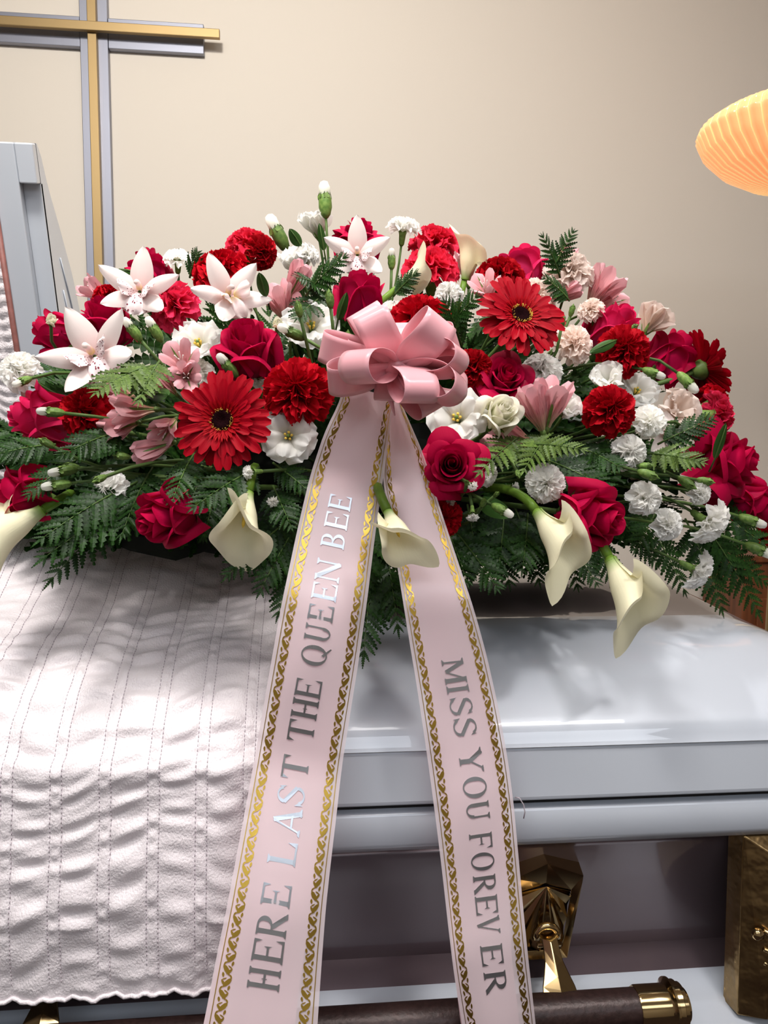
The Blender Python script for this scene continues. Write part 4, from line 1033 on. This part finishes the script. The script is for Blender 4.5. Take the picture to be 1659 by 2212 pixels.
Bd(1488, 1046, 56, (.7, -.55, .4), 0, 'green bud above the compact white miniature carnation', t='bud_green', dy=-.02)
Bd(1528, 1040, 46, (.9, -.2, .3), 0, 'slim green bud beside the right-hand large rose', t='bud_green', dy=-.03)
Bd(1625, 1125, 60, (.85, -.35, .3), 0, 'white-tipped green bud under the right edge rose', dy=-.04)
Bd(1640, 1188, 64, (.85, -.4, .3), 0, 'white bud lowest at the right edge', dy=-.03)
Bd(1485, 826, 62, (.55, -.75, .35), 0, 'white-tipped bud hanging before the edge-on gerbera', dy=-.06)
Bd(1412, 806, 52, (.8, -.4, .35), 0, 'white-tipped green bud below the dark crimson rose', dy=-.04)
Bd(1214, 690, 40, (0, .9, .3), 0, 'pointed green bud on a thin stem right of the right gerbera', t='bud_green', dy=-.03)
Bd(1236, 668, 34, (.2, .9, .3), 0, 'pointed green bud beneath the blush white carnation', t='bud_green', dy=-.03)
Bd(1370, 706, 30, (.6, .3, .5), 0, 'small green bud beside the right-hand pink rose', t='bud_green', dy=-.05)
# --- the foam cage under the flowers
V, F, U = surf(60, 30, lambda u, v: ((lambda a, b: ((DA*0.68)*math.cos(b)*math.cos(a), (DB*0.60)*math.cos(b)*math.sin(a), (DH*0.52)*math.sin(b)))(u*PI, v*PI/2)))
V = V + RNG.randn(*V.shape)*0.006
fo = obj('floral_foam', mesh('floral_foam', V, F, [MAT['foam']], U)); fo.location = (DC.x, DC.y, 1.055)
setp(fo, 'dark green moss-covered foam mound that holds the flower stems', 'floral foam')

# ------------------------------------------------------------------ ferns
def pinna(n, seed, L=1.0, W=0.20):
    r_ = random.Random(seed); V = []; F = []; UV = []
    for s in (-1, 1):
        for i in range(n):
            t0, t1 = i/n, (i+1)/n; env = W*(math.sin(PI*min(1, (t0*0.80+0.20)))**0.7)*(1-0.55*t0); zz = -0.12*t0*t0; z1 = -0.12*t1*t1
            h = env*r_.uniform(.9, 1.1); b = len(V)
            V += [(L*t0, 0, zz), (L*(t0+0.02), s*h*0.62, zz+.02), (L*(t0+0.13), s*h, zz+.03), (L*(t1+0.01), s*h*0.45, z1+.01), (L*t1, 0, z1)]
            UV += [(0, 0)]*5
            F.append((b, b+1, b+2, b+3, b+4) if s < 0 else (b+4, b+3, b+2, b+1, b))
    return np.array(V), F, np.array(UV)
PIN = {m_: [pm('leaflet', pinna(n, i), m_, False) for i, n in enumerate((6, 7, 8))] for m_ in ('fern', 'fern_light')}
FCOUNT = 0
def frond(base, tip, nrm, width=0.42, npair=12, mat='fern', label=None, group='fern fronds filling the spray', droop=0.12, twist=0.0):
    """a frond from base to tip; nrm is the side that its face looks to"""
    ax = tip-base; L = ax.length; ax.normalize(); n = (nrm-ax*nrm.dot(ax)).normalized(); s = n.cross(ax)
    if twist: n, s = n*math.cos(twist)+s*math.sin(twist), s*math.cos(twist)-n*math.sin(twist)
    mw = Matrix.Translation(base) @ Matrix((ax, s, n)).transposed().to_4x4()
    root = empty('fern_frond', mw); setp(root, label or 'dark green lobed fern frond tucked between the flowers', 'fern', group)
    def cur(t): return Vector((L*t, 0, L*droop*4*t*(1-t)))
    V, F, U = tube([cur(k/7) for k in range(8)], [0.0014*(1-0.8*k/7) for k in range(8)], 5)
    obj('stem', mesh('stem', V, F, [MAT['stem']], U), root)
    for i in range(npair):
        t = 0.14+0.82*i/(npair-1); ln = width*L*0.5*math.sin(PI*min(1, 0.42+0.58*t))**0.75*(1.05-0.15*random.random())+0.006
        if i < 1: ln *= 0.85
        for sd in (-1, 1):
            an = math.radians(62-26*t+random.uniform(-6, 6)); c = cur(t)
            Mx = Matrix.Translation(c) @ Matrix.Rotation(sd*an, 4, 'Z') @ Matrix.Rotation(sd*random.uniform(-.3, .3), 4, 'X') @ Matrix.Rotation(random.uniform(-.05, .22), 4, 'Y') @ Matrix.Diagonal((ln, ln*1.12, ln, 1))
            obj('leaflet', random.choice(PIN[mat]), root, Mx)
    c = cur(1.0); ln = 0.10*L
    obj('leaflet', random.choice(PIN[mat]), root, Matrix.Translation(cur(0.95)) @ Matrix.Rotation(0.2, 4, 'Y') @ Matrix.Diagonal((ln*1.3, ln, ln, 1)))
    return root
def F2(bx, by, tx, ty, label, bd=0.0, td=-0.02, width=0.5, npair=11, mat='fern', nrm=(0, .35, .9), droop=.06, twist=0.0):
    b = dome(bx, by)[0]+ray(bx, by)*bd; t = dome(tx, ty)[0]+ray(tx, ty)*td
    n = RT*nrm[0]+UP*nrm[1]-fw*nrm[2]
    return frond(b, t, n, width, npair, mat, label, None, droop, twist)
def F3(bx, by, bY, tx, ty, tY, label, width=0.5, npair=11, mat='fern', nrm=(0, .35, .9), droop=.05, twist=0.0, group=None):
    n = RT*nrm[0]+UP*nrm[1]-fw*nrm[2]
    return frond(PY_(bx, by, bY), PY_(tx, ty, tY), n, width, npair, mat, label, group, droop, twist)
F3(300, 1040, .80, 84, 1168, .72, 'fern frond reaching left above the throw, upper of a pair', .55, 11)
F3(330, 1060, .80, 88, 1210, .72, 'fern frond reaching left above the throw, lower of a pair', .50, 11)
F3(300, 1070, .80, 106, 1258, .74, 'fern frond whose tip hangs lowest over the throw at left', .42, 11)
F3(330, 1010, .82, 262, 1160, .74, 'narrow fern frond beside the drooping crimson rose, left side', .42, 10)
F3(420, 980, .80, 372, 1085, .73, 'thin fern frond crossing the top of the drooping crimson rose', .5, 10)
F3(120, 960, .84, -20, 985, .80, 'fern frond between the left pink and crimson roses', .6, 11)
F3(180, 985, .82, 60, 1070, .78, 'fern frond behind the two white buds at left', .6, 10)
F3(270, 930, .82, 130, 985, .76, 'fern frond under the scarlet carnation at left', .6, 11)
F3(330, 790, .80, 205, 850, .72, 'light green fern frond lying over the lower left orchid', .55, 12, 'fern_light')
F3(345, 780, .80, 300, 870, .74, 'short drooping fern frond left of the streaked alstroemeria', .5, 9, 'fern_light')
F3(560, 1010, .78, 416, 1098, .71, 'fern frond under the open gerbera pointing left', .55, 10)
F3(590, 1000, .79, 668, 1062, .76, 'fern frond left of the sash ribbon pointing right', .55, 9)
F3(590, 1050, .80, 630, 1140, .74, 'small fern frond right of the wide-mouthed calla lily', .6, 9)
F3(640, 1110, .80, 490, 1245, .74, 'fern frond under the wide-mouthed calla lily, reaching left', .55, 11)
F3(650, 1120, .80, 560, 1280, .74, 'fern frond beside the ribbon hanging over the throw', .55, 11)
F3(660, 1150, .80, 600, 1330, .74, 'lowest fern frond left of the left sash ribbon', .5, 11)
F3(810, 1160, .82, 785, 1420, .735, 'fern frond hanging lowest between the two sash ribbons', .5, 13)
F3(830, 1150, .82, 860, 1360, .745, 'fern frond between the ribbons, right of the lowest one', .5, 12)
F3(800, 1080, .84, 770, 1300, .76, 'dark fern frond seen between the two ribbons', .6, 12)
F3(985, 1150, .82, 1075, 1272, .75, 'broad fern frond right of the right ribbon over the lid', .7, 10)
F3(960, 1130, .84, 1010, 1260, .76, 'fern frond beside the right ribbon, left of the broad one', .6, 10)
F3(1090, 1100, .84, 1075, 1245, .77, 'fern frond hanging over the lid below the small buds', .62, 11)
F3(1140, 1110, .84, 1128, 1235, .77, 'fern frond hanging left of the right-hand callas', .62, 11)
F3(1180, 1130, .86, 1210, 1255, .79, 'fern frond tip below the calla left of the pinkish rose', .6, 10)
F3(1120, 945, .82, 1035, 1022, .74, 'light fern sprig above the small buds, left one', .42, 9, 'fern_light')
F3(1180, 940, .82, 1130, 1018, .74, 'light fern sprig above the round white carnation', .42, 9, 'fern_light')
F3(1130, 960, .80, 1262, 972, .74, 'light fern sprig pointing right below the alstroemerias', .42, 10, 'fern_light')
F3(1230, 1180, .86, 1290, 1262, .82, 'small fern tip between the two right-hand callas', .6, 8)
F3(1330, 1110, .90, 1420, 1222, .88, 'fern frond below the pinkish rose against the wall', .5, 10)
F3(1400, 1130, .94, 1480, 1280, .90, 'dark fern frond hanging past the casket lid at right', .5, 10)
F3(1420, 1100, .92, 1372, 1190, .86, 'fern frond between the pinkish rose and white carnations', .6, 9)
F3(1480, 1120, .94, 1560, 1320, .90, 'fern frond behind the lowest miniature carnation', .5, 12)
F3(1490, 1090, .94, 1640, 1328, .90, 'long fern frond at the right edge whose tip hangs lowest', .42, 13)
F3(1470, 1060, .96, 1680, 1200, .92, 'fern frond reaching past the right edge', .5, 12)
F3(1500, 1150, .94, 1655, 1260, .92, 'fern frond in front of the wooden cabinet', .55, 11)
F3(1420, 960, .86, 1540, 905, .84, 'fern frond under the hot pink carnation at right', .6, 10)
F3(1400, 980, .86, 1520, 1000, .80, 'yellowish fern frond left of the large right rose', .6, 10, 'fern_light')
F3(1170, 990, .84, 1320, 1060, .78, 'dark fern frond above the pinkish rose', .7, 12)
F3(1230, 960, .86, 1340, 1010, .79, 'fern frond left of the ragged white carnation', .7, 11)
F3(1190, 590, .98, 1238, 500, .96, 'fern tip standing highest at top right', .5, 9)
F3(1210, 600, .98, 1172, 510, .96, 'upright fern tip beside the pink rose at top right', .5, 8)
F3(1230, 650, .96, 1175, 600, .94, 'fern frond behind the white carnation at top right', .6, 9)
F3(690, 620, .90, 640, 600, .86, 'fern frond crossing the pink alstroemeria, upper centre', .6, 9)
F3(660, 640, .90, 745, 555, .86, 'dark fern frond below the very top buds', .6, 10)
F3(700, 640, .90, 640, 690, .84, 'fern frond above the white lisianthus left of the bow', .6, 9)
F3(410, 600, .98, 428, 545, .96, 'fern tip between the small white and red carnations, top left', .8, 9)
F3(850, 640, .92, 900, 590, .90, 'fern frond behind the tall crimson rose', .6, 9)
F3(960, 720, .88, 1030, 640, .84, 'fern frond between scarlet carnation and right gerbera', .6, 10)
F3(1000, 760, .88, 960, 650, .84, 'fern frond behind the right loops of the bow', .6, 10)
F3(1010, 1090, .86, 1030, 1225, .80, 'dark fern frond hanging close beside the right ribbon in shade', .6, 10)
F3(1060, 1080, .86, 1100, 1262, .80, 'dark fern frond hanging down left of the first right-hand calla', .62, 11)
F3(1110, 1090, .88, 1165, 1258, .82, 'dark fern frond hanging down directly behind the first right-hand calla', .62, 11)
F3(1200, 1120, .88, 1248, 1268, .84, 'dark fern frond hanging under the pinkish crimson rose', .6, 10)
F3(1260, 1130, .90, 1330, 1262, .87, 'dark fern frond behind the lowest calla lily', .6, 10)
F3(430, 1040, .84, 395, 1150, .78, 'short dark fern frond between the drooping rose and the wide-mouthed calla', .6, 9)
F3(470, 1060, .84, 440, 1165, .79, 'dark fern frond just left of the wide-mouthed calla', .6, 9)
F3(690, 1090, .86, 655, 1230, .80, 'dark fern frond hidden along the left edge of the left sash', .6, 10)
# broad leaves
def leaf(bx, by, bY, tx, ty, tY, W, label, nrm=(0, .3, .95), cup=-.35, mat='leaf'):
    b, t = PY_(bx, by, bY), PY_(tx, ty, tY); ax = t-b; L = ax.length; ax.normalize(); n = RT*nrm[0]+UP*nrm[1]-fw*nrm[2]; n = (n-ax*n.dot(ax)).normalized(); s = n.cross(ax)
    mw = Matrix.Translation(b) @ Matrix((ax, s, n)).transposed().to_4x4()
    P = petal(L, W*0.62, math.radians(90), math.radians(96), 0, 9, 12, cup, .05, 1.2, sh=0.8)
    r = empty('green_leaf', mw); setp(r, label, 'leaf')
    obj('blade', pm('blade', P, mat), r)
    V, F, U = tube([(-.02, 0, -.004), (0, 0, 0), (L*.5, 0, .0005), (L*.96, 0, 0)], [.0012, .001, .0008, .0003], 5); obj('midrib', mesh('midrib', V, F, [MAT['stem']], U), r)
leaf(330, 865, .79, 285, 855, .75, .016, 'bright green leaf, left of a pair left of the gerbera')
leaf(320, 850, .79, 360, 850, .75, .016, 'bright green leaf, right of a pair left of the gerbera')
leaf(575, 640, .86, 560, 590, .84, .010, 'narrow green leaf between the white orchid and streaked alstroemeria')
leaf(650, 530, .98, 626, 494, .97, .012, 'green leaf below the topmost white lisianthus, left')
leaf(700, 540, .96, 690, 482, .95, .008, 'slim green leaf below the topmost white bud')
leaf(300, 590, .97, 255, 580, .95, .007, 'slim dark leaf beside the upper left orchid')
leaf(730, 690, .84, 748, 632, .82, .009, 'serrated green leaf on the tall crimson rose')
leaf(1330, 735, .88, 1275, 760, .86, .010, 'green leaf under the right-hand pink rose')
leaf(1545, 990, .84, 1570, 915, .82, .009, 'pointed olive leaf left of the large right rose')
leaf(1040, 1075, .79, 1100, 1115, .75, .018, 'broad dark leaf under the pale green buds')
# filler fronds radiating from the foam over the whole mound
fi = 0
for ring, (el, n_) in enumerate(((8, 26), (24, 26), (42, 20), (60, 14), (78, 6))):
    for k in range(n_):
        az = 2*PI*(k+0.5*(ring % 2)+random.uniform(-.2, .2))/n_; e_ = math.radians(el+random.uniform(-6, 6))
        o_ = Vector((math.cos(e_)*math.cos(az), math.cos(e_)*math.sin(az), math.sin(e_)))
        if o_.y > 0.35 and el < 60: continue
        P_ = DC + Vector((o_.x*DA, o_.y*DB, o_.z*DH))*(0.80 if ring == 0 else 0.90)
        B_ = DC + Vector((o_.x*DA, o_.y*DB, o_.z*DH))*0.50
        pass
        if P_.z < 1.10: P_.z = 1.10
        nn = Vector((o_.x*0.5, o_.y, 0.7)).normalized()
        nn = (nn - (P_-B_).normalized()*nn.dot((P_-B_).normalized())*0.4)
        frond(B_, P_, nn+Vector((random.uniform(-.4, .4), 0, 0)), 0.85, 9, 'fern', None, 'fern fronds filling the spray', 0.08, random.uniform(-.5, .5))

# ------------------------------------------------------------------ sash ribbons
def interp(y, pts):
    ys_ = [p[0] for p in pts]; xs_ = [p[1] for p in pts]
    # smooth monotone-ish interpolation: average of three linear samples
    return float(np.mean([np.interp(y+o, ys_, xs_) for o in (-22, 0, 22)]))
LEFT = dict(L=[(840, 742), (870, 733), (930, 702), (1030, 669), (1150, 641), (1310, 607), (1480, 577), (1650, 548), (1800, 520), (1960, 490), (2080, 465), (2212, 440), (2400, 404)],
            R=[(840, 862), (880, 848), (960, 838), (1040, 827), (1150, 811), (1290, 794), (1420, 776), (1540, 757), (1660, 738), (1760, 727), (1860, 715), (1960, 704), (2050, 697), (2150, 690), (2212, 686), (2400, 672)],
            Y=[(840, .725), (950, .735), (1040, .742), (1150, .728), (1300, .705), (1650, .685), (1960, .635), (2212, .600), (2400, .58)], k=18)
RIGHT = dict(L=[(860, 842), (900, 832), (1050, 827), (1100, 840), (1180, 851), (1290, 869), (1390, 885), (1480, 900), (1600, 918), (1700, 932), (1800, 945), (1900, 957), (2000, 968), (2100, 980), (2212, 998), (2400, 1030)],
             R=[(860, 862), (900, 880), (980, 915), (1080, 945), (1200, 985), (1310, 1022), (1410, 1050), (1520, 1075), (1640, 1097), (1740, 1110), (1850, 1120), (1960, 1130), (2060, 1140), (2212, 1157), (2400, 1180)],
             Y=[(860, .735), (950, .752), (1040, .765), (1150, .748), (1300, .715), (1650, .695), (1900, .670), (2050, .652), (2212, .645), (2400, .64)], k=-11)
def rib_pt(S, y, wfrac, off=0.0):
    k = S['k']; Y = interp(y, S['Y']); tw_ = S.get('tw', 0.0)
    a = PY_(interp(y-k, S['L']), y-k, Y); b = PY_(interp(y+k, S['R']), y+k, Y)
    p = a.lerp(b, wfrac)
    bow_ = 0.004*math.sin(y*0.011+S['k'])*math.sin(wfrac*PI)+0.0035*math.sin(wfrac*PI)
    return Vector((p.x, p.y-bow_-off, p.z+off*0.15))
def sash(name, S, label, y0, text, ty0, wa, wb_, rising, root_grp, backoff):
    base = rib_pt(S, y0, .5)
    root = empty(name, Matrix.Translation(base)); setp(root, label, 'ribbon')
    O = np.array(base[:])
    ys_ = np.linspace(y0, 2395, 150); nw = 17
    V = [rib_pt(S, y, j/(nw-1)) for y in ys_ for j in range(nw)]
    # gathered folds near the bow
    V2 = []
    for i, y in enumerate(ys_):
        g = max(0, 1-(y-y0)/150)
        for j in range(nw):
            p = V[i*nw+j]; V2.append(p + Vector((0, -0.006*g*math.sin(j/(nw-1)*PI*3+i*0.05), 0)))
    F = [(j*nw+i, j*nw+i+1, (j+1)*nw+i+1, (j+1)*nw+i) for j in range(len(ys_)-1) for i in range(nw-1)]
    o = obj('sheer_ribbon', mesh('sheer_ribbon', np.array([v[:] for v in V2])-O, F, [MAT['sash']]), root)
    # opaque pink satin layer hanging behind it
    Vb = []
    for i, y in enumerate(ys_):
        g = sm((y-1700)/600); sh = backoff
        for j in range(9):
            wf_ = 0.10+0.80*j/8 + sh*g
            p = rib_pt(S, y, wf_); Vb.append(p+Vector((0, 0.005+0.012*g+0.004*math.sin(j/8*PI)+0.003*math.sin(y*.02+j*.5), 0)))
    F = [(j*9+i, j*9+i+1, (j+1)*9+i+1, (j+1)*9+i) for j in range(len(ys_)-1) for i in range(8)]
    obj('satin_backing', mesh('satin_backing', np.array([v[:] for v in Vb])-O, F, [MAT['backing']]), root)
    def put(y, wf_, off=0.0006):
        g = max(0, 1-(y-y0)/150)
        p = rib_pt(S, y, wf_, off); return (p + Vector((0, -0.006*g*math.sin(wf_*PI*3+((y-y0)/(2395-y0)*149)*0.05), 0)))
    # gold vine borders and edge lines
    for side in (0, 1):
        VV = []; FF = []
        def poly(pts):
            b = len(VV)
            for (s_, w_) in pts:
                wf_ = w_ if side == 0 else 1-w_
                VV.append(put(s_, wf_)[:])
            FF.append(tuple(range(b, b+len(pts))))
        def lf(s_, w_, L, Wd, ang):
            ca, sa = math.cos(ang), math.sin(ang); pts = []
            for t, h in ((0, 0), (.2, .75), (.5, 1), (.8, .6), (1, 0), (.8, -.45), (.5, -.8), (.2, -.6)):
                a_, b_ = t*L, h*Wd*.5; pts.append((s_+(a_*ca-b_*sa), w_+(a_*sa+b_*ca)/185))
            poly(pts)
        y = y0+6
        while y < 2390:
            poly([(y, .045), (y, .053), (y+15, .053), (y+15, .045)])
            y += 15
        y = y0+8; i = 0
        while y < 2365:
            if i % 2 == 0:
                lf(y, .078, 27, 10, .50); lf(y+7, .165, 17, 6, -.55); lf(y+17, .085, 12, 5, .15); lf(y+20, .150, 10, 4, .5); lf(y+1, .120, 12, 3.4, .9)
            else:
                lf(y, .172, 27, 10, -.50); lf(y+7, .082, 17, 6, .55); lf(y+17, .165, 12, 5, -.15); lf(y+20, .100, 10, 4, -.4); lf(y+1, .130, 12, 3.4, -.9)
            y += 27; i += 1
        obj('gold_vine_border', mesh('gold_vine_border', np.array(VV)-O, FF, [MAT['foil_gold']], None, False), root)
    # lettering
    for ch, ya, yb in text:
        polys = glyph(ch); VV = []; FF = []
        for shadow in (0,):
            for pl in polys:
                b = len(VV)
                for (gx, gy) in pl:
                    if rising: y = yb+(ya-yb)*gx; wf_ = wb_+(wa-wb_)*gy
                    else: y = ya+(yb-ya)*gx; wf_ = wb_+(wa-wb_)*gy
                    VV.append(put(y, wf_, 0.0007)[:])
                FF.append(tuple(range(b, b+len(pl))))
        obj('silver_letter', mesh('silver_letter', np.array(VV)-O, FF, [MAT['foil_silver']], None, False), root)
    return root
# serif capitals from strokes, x and y in 0..1
def bar(x0, y0, x1, y1, w0, w1=None):
    w1 = w0 if w1 is None else w1; dx, dy = x1-x0, y1-y0; l = math.hypot(dx, dy); nx_, ny_ = -dy/l, dx/l
    return [[(x0+nx_*w0/2, y0+ny_*w0/2), (x1+nx_*w1/2, y1+ny_*w1/2), (x1-nx_*w1/2, y1-ny_*w1/2), (x0-nx_*w0/2, y0-ny_*w0/2)]]
def arc(cx, cy, rx, ry, a0, a1, wt, wn, n=14):
    out = []
    P = []
    for k in range(n+1):
        a = math.radians(a0+(a1-a0)*k/n); w_ = wn+(wt-wn)*abs(math.cos(a))**1.5
        P.append(((cx+(rx)*math.cos(a), cy+ry*math.sin(a)), (cx+(rx-w_)*math.cos(a), cy+(ry-w_*0.75)*math.sin(a))))
    for k in range(n): out.append([P[k][0], P[k+1][0], P[k+1][1], P[k][1]])
    return out
def serif(x, y, w=.34, up=1):
    return [[(x-w/2, y), (x+w/2, y), (x+w/2, y+.035*up), (x+w*.22, y+.09*up), (x-w*.22, y+.09*up), (x-w/2, y+.035*up)]]
def glyph(c):
    T, N = .20, .07
    st = lambda x: bar(x, 0, x, 1, T) + serif(x, 0) + serif(x, 1, up=-1)
    if c == 'H': return st(.2)+st(.8)+bar(.2, .5, .8, .5, N)+bar(.5, .42, .5, .58, .04)
    if c == 'I': return bar(.5, 0, .5, 1, .42)+serif(.5, 0, .9)+serif(.5, 1, .9, -1)
    if c == 'E': return st(.22)+bar(.2, .04, .95, .04, N)+bar(.2, .96, .92, .96, N)+bar(.2, .52, .68, .52, N)+[[(.97, .30), (.99, 0), (.84, .05)], [(.94, .72), (.95, 1), (.80, .95)], [(.70, .66), (.72, .38), (.62, .52)]]
    if c == 'F': return st(.22)+bar(.2, .96, .95, .96, N)+bar(.2, .52, .72, .52, N)+[[(.97, .72), (.98, 1), (.82, .95)], [(.74, .66), (.76, .38), (.66, .52)]]
    if c == 'L': return st(.22)+bar(.2, .04, .95, .04, N)+[[(.97, .36), (.99, 0), (.80, .05)]]
    if c == 'T': return bar(.5, 0, .5, 1, T)+serif(.5, 0)+bar(.03, .96, .97, .96, N)+[[(.02, .70), (.01, 1), (.18, .95)], [(.98, .70), (.99, 1), (.82, .95)]]
    if c == 'R': return st(.2)+arc(.42, .74, .40, .26, -90, 90, T, N)+bar(.2, .965, .44, .965, N)+bar(.2, .50, .44, .50, N)+bar(.42, .50, .88, .04, .17)+serif(.88, 0, .24)
    if c == 'B': return st(.2)+arc(.42, .75, .36, .25, -90, 90, T, N)+arc(.42, .26, .46, .26, -90, 90, T, N)+bar(.2, .965, .44, .965, N)+bar(.2, .51, .44, .51, N)+bar(.2, .035, .44, .035, N)
    if c == 'O': return arc(.5, .5, .5, .52, 0, 360, T, N, 28)
    if c == 'Q': return arc(.5, .5, .5, .5, 0, 360, T, N, 28)+bar(.52, .18, .92, -.12, .12, .06)
    if c == 'U': return bar(.2, .30, .2, 1, T)+bar(.82, .30, .82, 1, .10)+serif(.2, 1, up=-1)+serif(.82, 1, up=-1)+arc(.49, .32, .39, .32, 180, 360, .18, N)
    if c == 'S': return arc(.5, .74, .40, .27, 20, 180, .16, N)+arc(.5, .27, .43, .28, -180+20, 0, .16, N)+bar(.14, .74, .90, .30, .16, .16)+[[(.86, .98), (.92, .70), (.80, .82)], [(.08, .02), (.04, .34), (.20, .20)]]
    if c == 'N': return bar(.15, 0, .15, 1, .08)+bar(.86, 0, .86, 1, .08)+bar(.15, .96, .86, .04, .19)+serif(.15, 0, .28)+serif(.86, 1, .28, -1)+serif(.15, 1, .3, -1)
    if c == 'M': return bar(.12, 0, .15, 1, .07)+bar(.86, 0, .84, 1, .17)+bar(.17, .96, .50, .10, .15)+bar(.50, .10, .84, .96, .06)+serif(.12, 0, .24)+serif(.87, 0, .26)+serif(.13, 1, .26, -1)+serif(.87, 1, .26, -1)
    if c == 'A': return bar(.14, 0, .50, 1, .07)+bar(.50, 1, .86, 0, .18)+bar(.26, .34, .74, .34, N)+serif(.13, 0, .26)+serif(.87, 0, .3)
    if c == 'V': return bar(.14, 1, .50, 0, .18)+bar(.50, 0, .86, 1, .07)+serif(.13, 1, .3, -1)+serif(.87, 1, .26, -1)
    if c == 'Y': return bar(.5, 0, .5, .46, T)+bar(.5, .44, .14, 1, .18)+bar(.5, .44, .86, 1, .07)+serif(.5, 0)+serif(.13, 1, .3, -1)+serif(.87, 1, .26, -1)
    return []
TXL = [('E', 1071, 1103), ('E', 1108, 1144), ('B', 1149, 1184), ('N', 1209, 1255), ('E', 1258, 1296), ('E', 1304, 1340), ('U', 1346, 1382), ('Q', 1390, 1434),
       ('E', 1464, 1507), ('H', 1507, 1553), ('T', 1556, 1603), ('T', 1634, 1684), ('S', 1695, 1740), ('A', 1744, 1800), ('L', 1812, 1863),
       ('E', 1899, 1950), ('R', 1960, 2016), ('E', 2020, 2077), ('H', 2085, 2138)]
TXR = [('M', 1424, 1477), ('I', 1479, 1498), ('S', 1504, 1545), ('S', 1547, 1589), ('Y', 1613, 1663), ('O', 1671, 1716), ('U', 1723, 1764),
       ('F', 1791, 1828), ('O', 1836, 1877), ('R', 1886, 1929), ('E', 1931, 1976), ('V', 1980, 2018), ('E', 2038, 2084), ('R', 2094, 2141)]
sash('sash_ribbon', LEFT, 'left sash ribbon lettered HERE LAST THE QUEEN BEE in silver with gold borders', 845, TXL, 1075, .32, .62, True, None, -0.10)
sash('sash_ribbon', RIGHT, 'right sash ribbon lettered MISS YOU FOREVER in silver with gold borders', 862, TXR, 1424, .67, .38, False, None, -0.10)

# ------------------------------------------------------------------ the bow
BC = PY_(856, 792, .700)
bw = setp(empty('ribbon_bow', Matrix.Translation(BC)), 'big pale pink satin pull bow with round loops at the centre of the spray', 'bow')
bw['label'] = 'big pale pink satin pull bow at the centre of the spray'
def loop(tx, ty, ax, wdir, L=None, fat=0.30, wpx=76, tuck=0.0, open_=1.0):
    """tx,ty: loop end in the picture; ax: how far it leans to the camera; wdir: picture direction of the ribbon's width"""
    S = .700/FPX
    d = (RT*(tx-856)*S - UP*(ty-792)*S - fw*ax); Ln = d.length; d.normalize()
    wv = RT*wdir[0]+UP*wdir[1]-fw*wdir[2]; wv = (wv-d*wv.dot(d)).normalized(); p = d.cross(wv)
    W = wpx*S/2; n = 40; V = []; nw = 7
    for k in range(n+1):
        t = k/n; th = 2*PI*t
        x = Ln*(1-math.cos(th))/2; yy = fat*Ln*math.sin(th)*(0.18+0.82*(x/Ln)**0.8)
        g = 0.45+0.55*sm(x/Ln/0.5)      # gathered at the heart of the bow
        for j in range(nw):
            u = j/(nw-1)*2-1
            q = d*x + p*(yy + 0.004*(1-g)*math.cos(u*5)) + wv*u*W*g
            V.append(q[:])
    F = [(i*nw+j, i*nw+j+1, (i+1)*nw+j+1, (i+1)*nw+j) for i in range(n) for j in range(nw-1)]
    o = obj('loop', mesh('loop', np.array(V), F, [MAT['bow']]), bw)
    s = o.modifiers.new('thick', 'SOLIDIFY'); s.thickness = 0.0004
# upper loops
loop(782, 668, -.005, (.9, .38, 0), fat=.24, wpx=76)
loop(800, 694, .030, (.95, .28, .0), fat=.30, wpx=76)
loop(872, 690, -.020, (.9, -.2, .3), fat=.24, wpx=66)
loop(948, 712, .035, (.80, -.42, -.25), fat=.34, wpx=76)
loop(985, 728, .000, (.55, -.30, -.5), fat=.26, wpx=72)
# right
loop(990, 782, .030, (.35, -.1, -.9), fat=.30, wpx=74)
loop(1000, 775, .002, (.30, .55, -.7), fat=.24, wpx=66)
loop(985, 855, .030, (.35, -.1, -.9), fat=.32, wpx=76)
loop(1008, 838, -.005, (.2, .5, -.8), fat=.24, wpx=66)
# lower
loop(905, 870, .045, (.95, -.22, 0), fat=.30, wpx=78)
loop(935, 890, .010, (.8, .3, -.4), fat=.28, wpx=74)
loop(840, 868, .010, (.9, .1, .2), fat=.20, wpx=66)
# left
loop(768, 812, .045, (.45, -.12, .85), fat=.34, wpx=82)
loop(695, 745, .000, (.45, .62, .4), fat=.20, wpx=66)
loop(712, 825, .012, (.75, .55, .25), fat=.22, wpx=70)
loop(748, 760, -.01, (.4, .7, .4), fat=.22, wpx=66)
V, F, U = tube([PY_(838, 850, .69)-BC, PY_(846, 872, .688)-BC, PY_(853, 898, .686)-BC], [.0035, .0022, .0006], 6); obj('ribbon_tail', mesh('ribbon_tail', V, F, [MAT['bow']], U), bw)
V, F, U = lathe([(0, -.012), (.010, -.008), (.013, 0), (.010, .008), (0, .012)], 12); obj('knot', mesh('knot', V, F, [MAT['bow']], U), bw)
# a loose curl of string beside the right sash
p = [PY_(1113, 1722, .715), PY_(1122, 1724, .712), PY_(1131, 1738, .71), PY_(1134, 1755, .71), PY_(1131, 1768, .71)]
V, F, U = tube([q-p[0] for q in p], .0006, 6); o = obj('loose_string', mesh('loose_string', V, F, [MAT['thread']], U)); o.location = p[0]
setp(o, 'thin curled cream thread beside the right sash on the casket rim', 'thread')
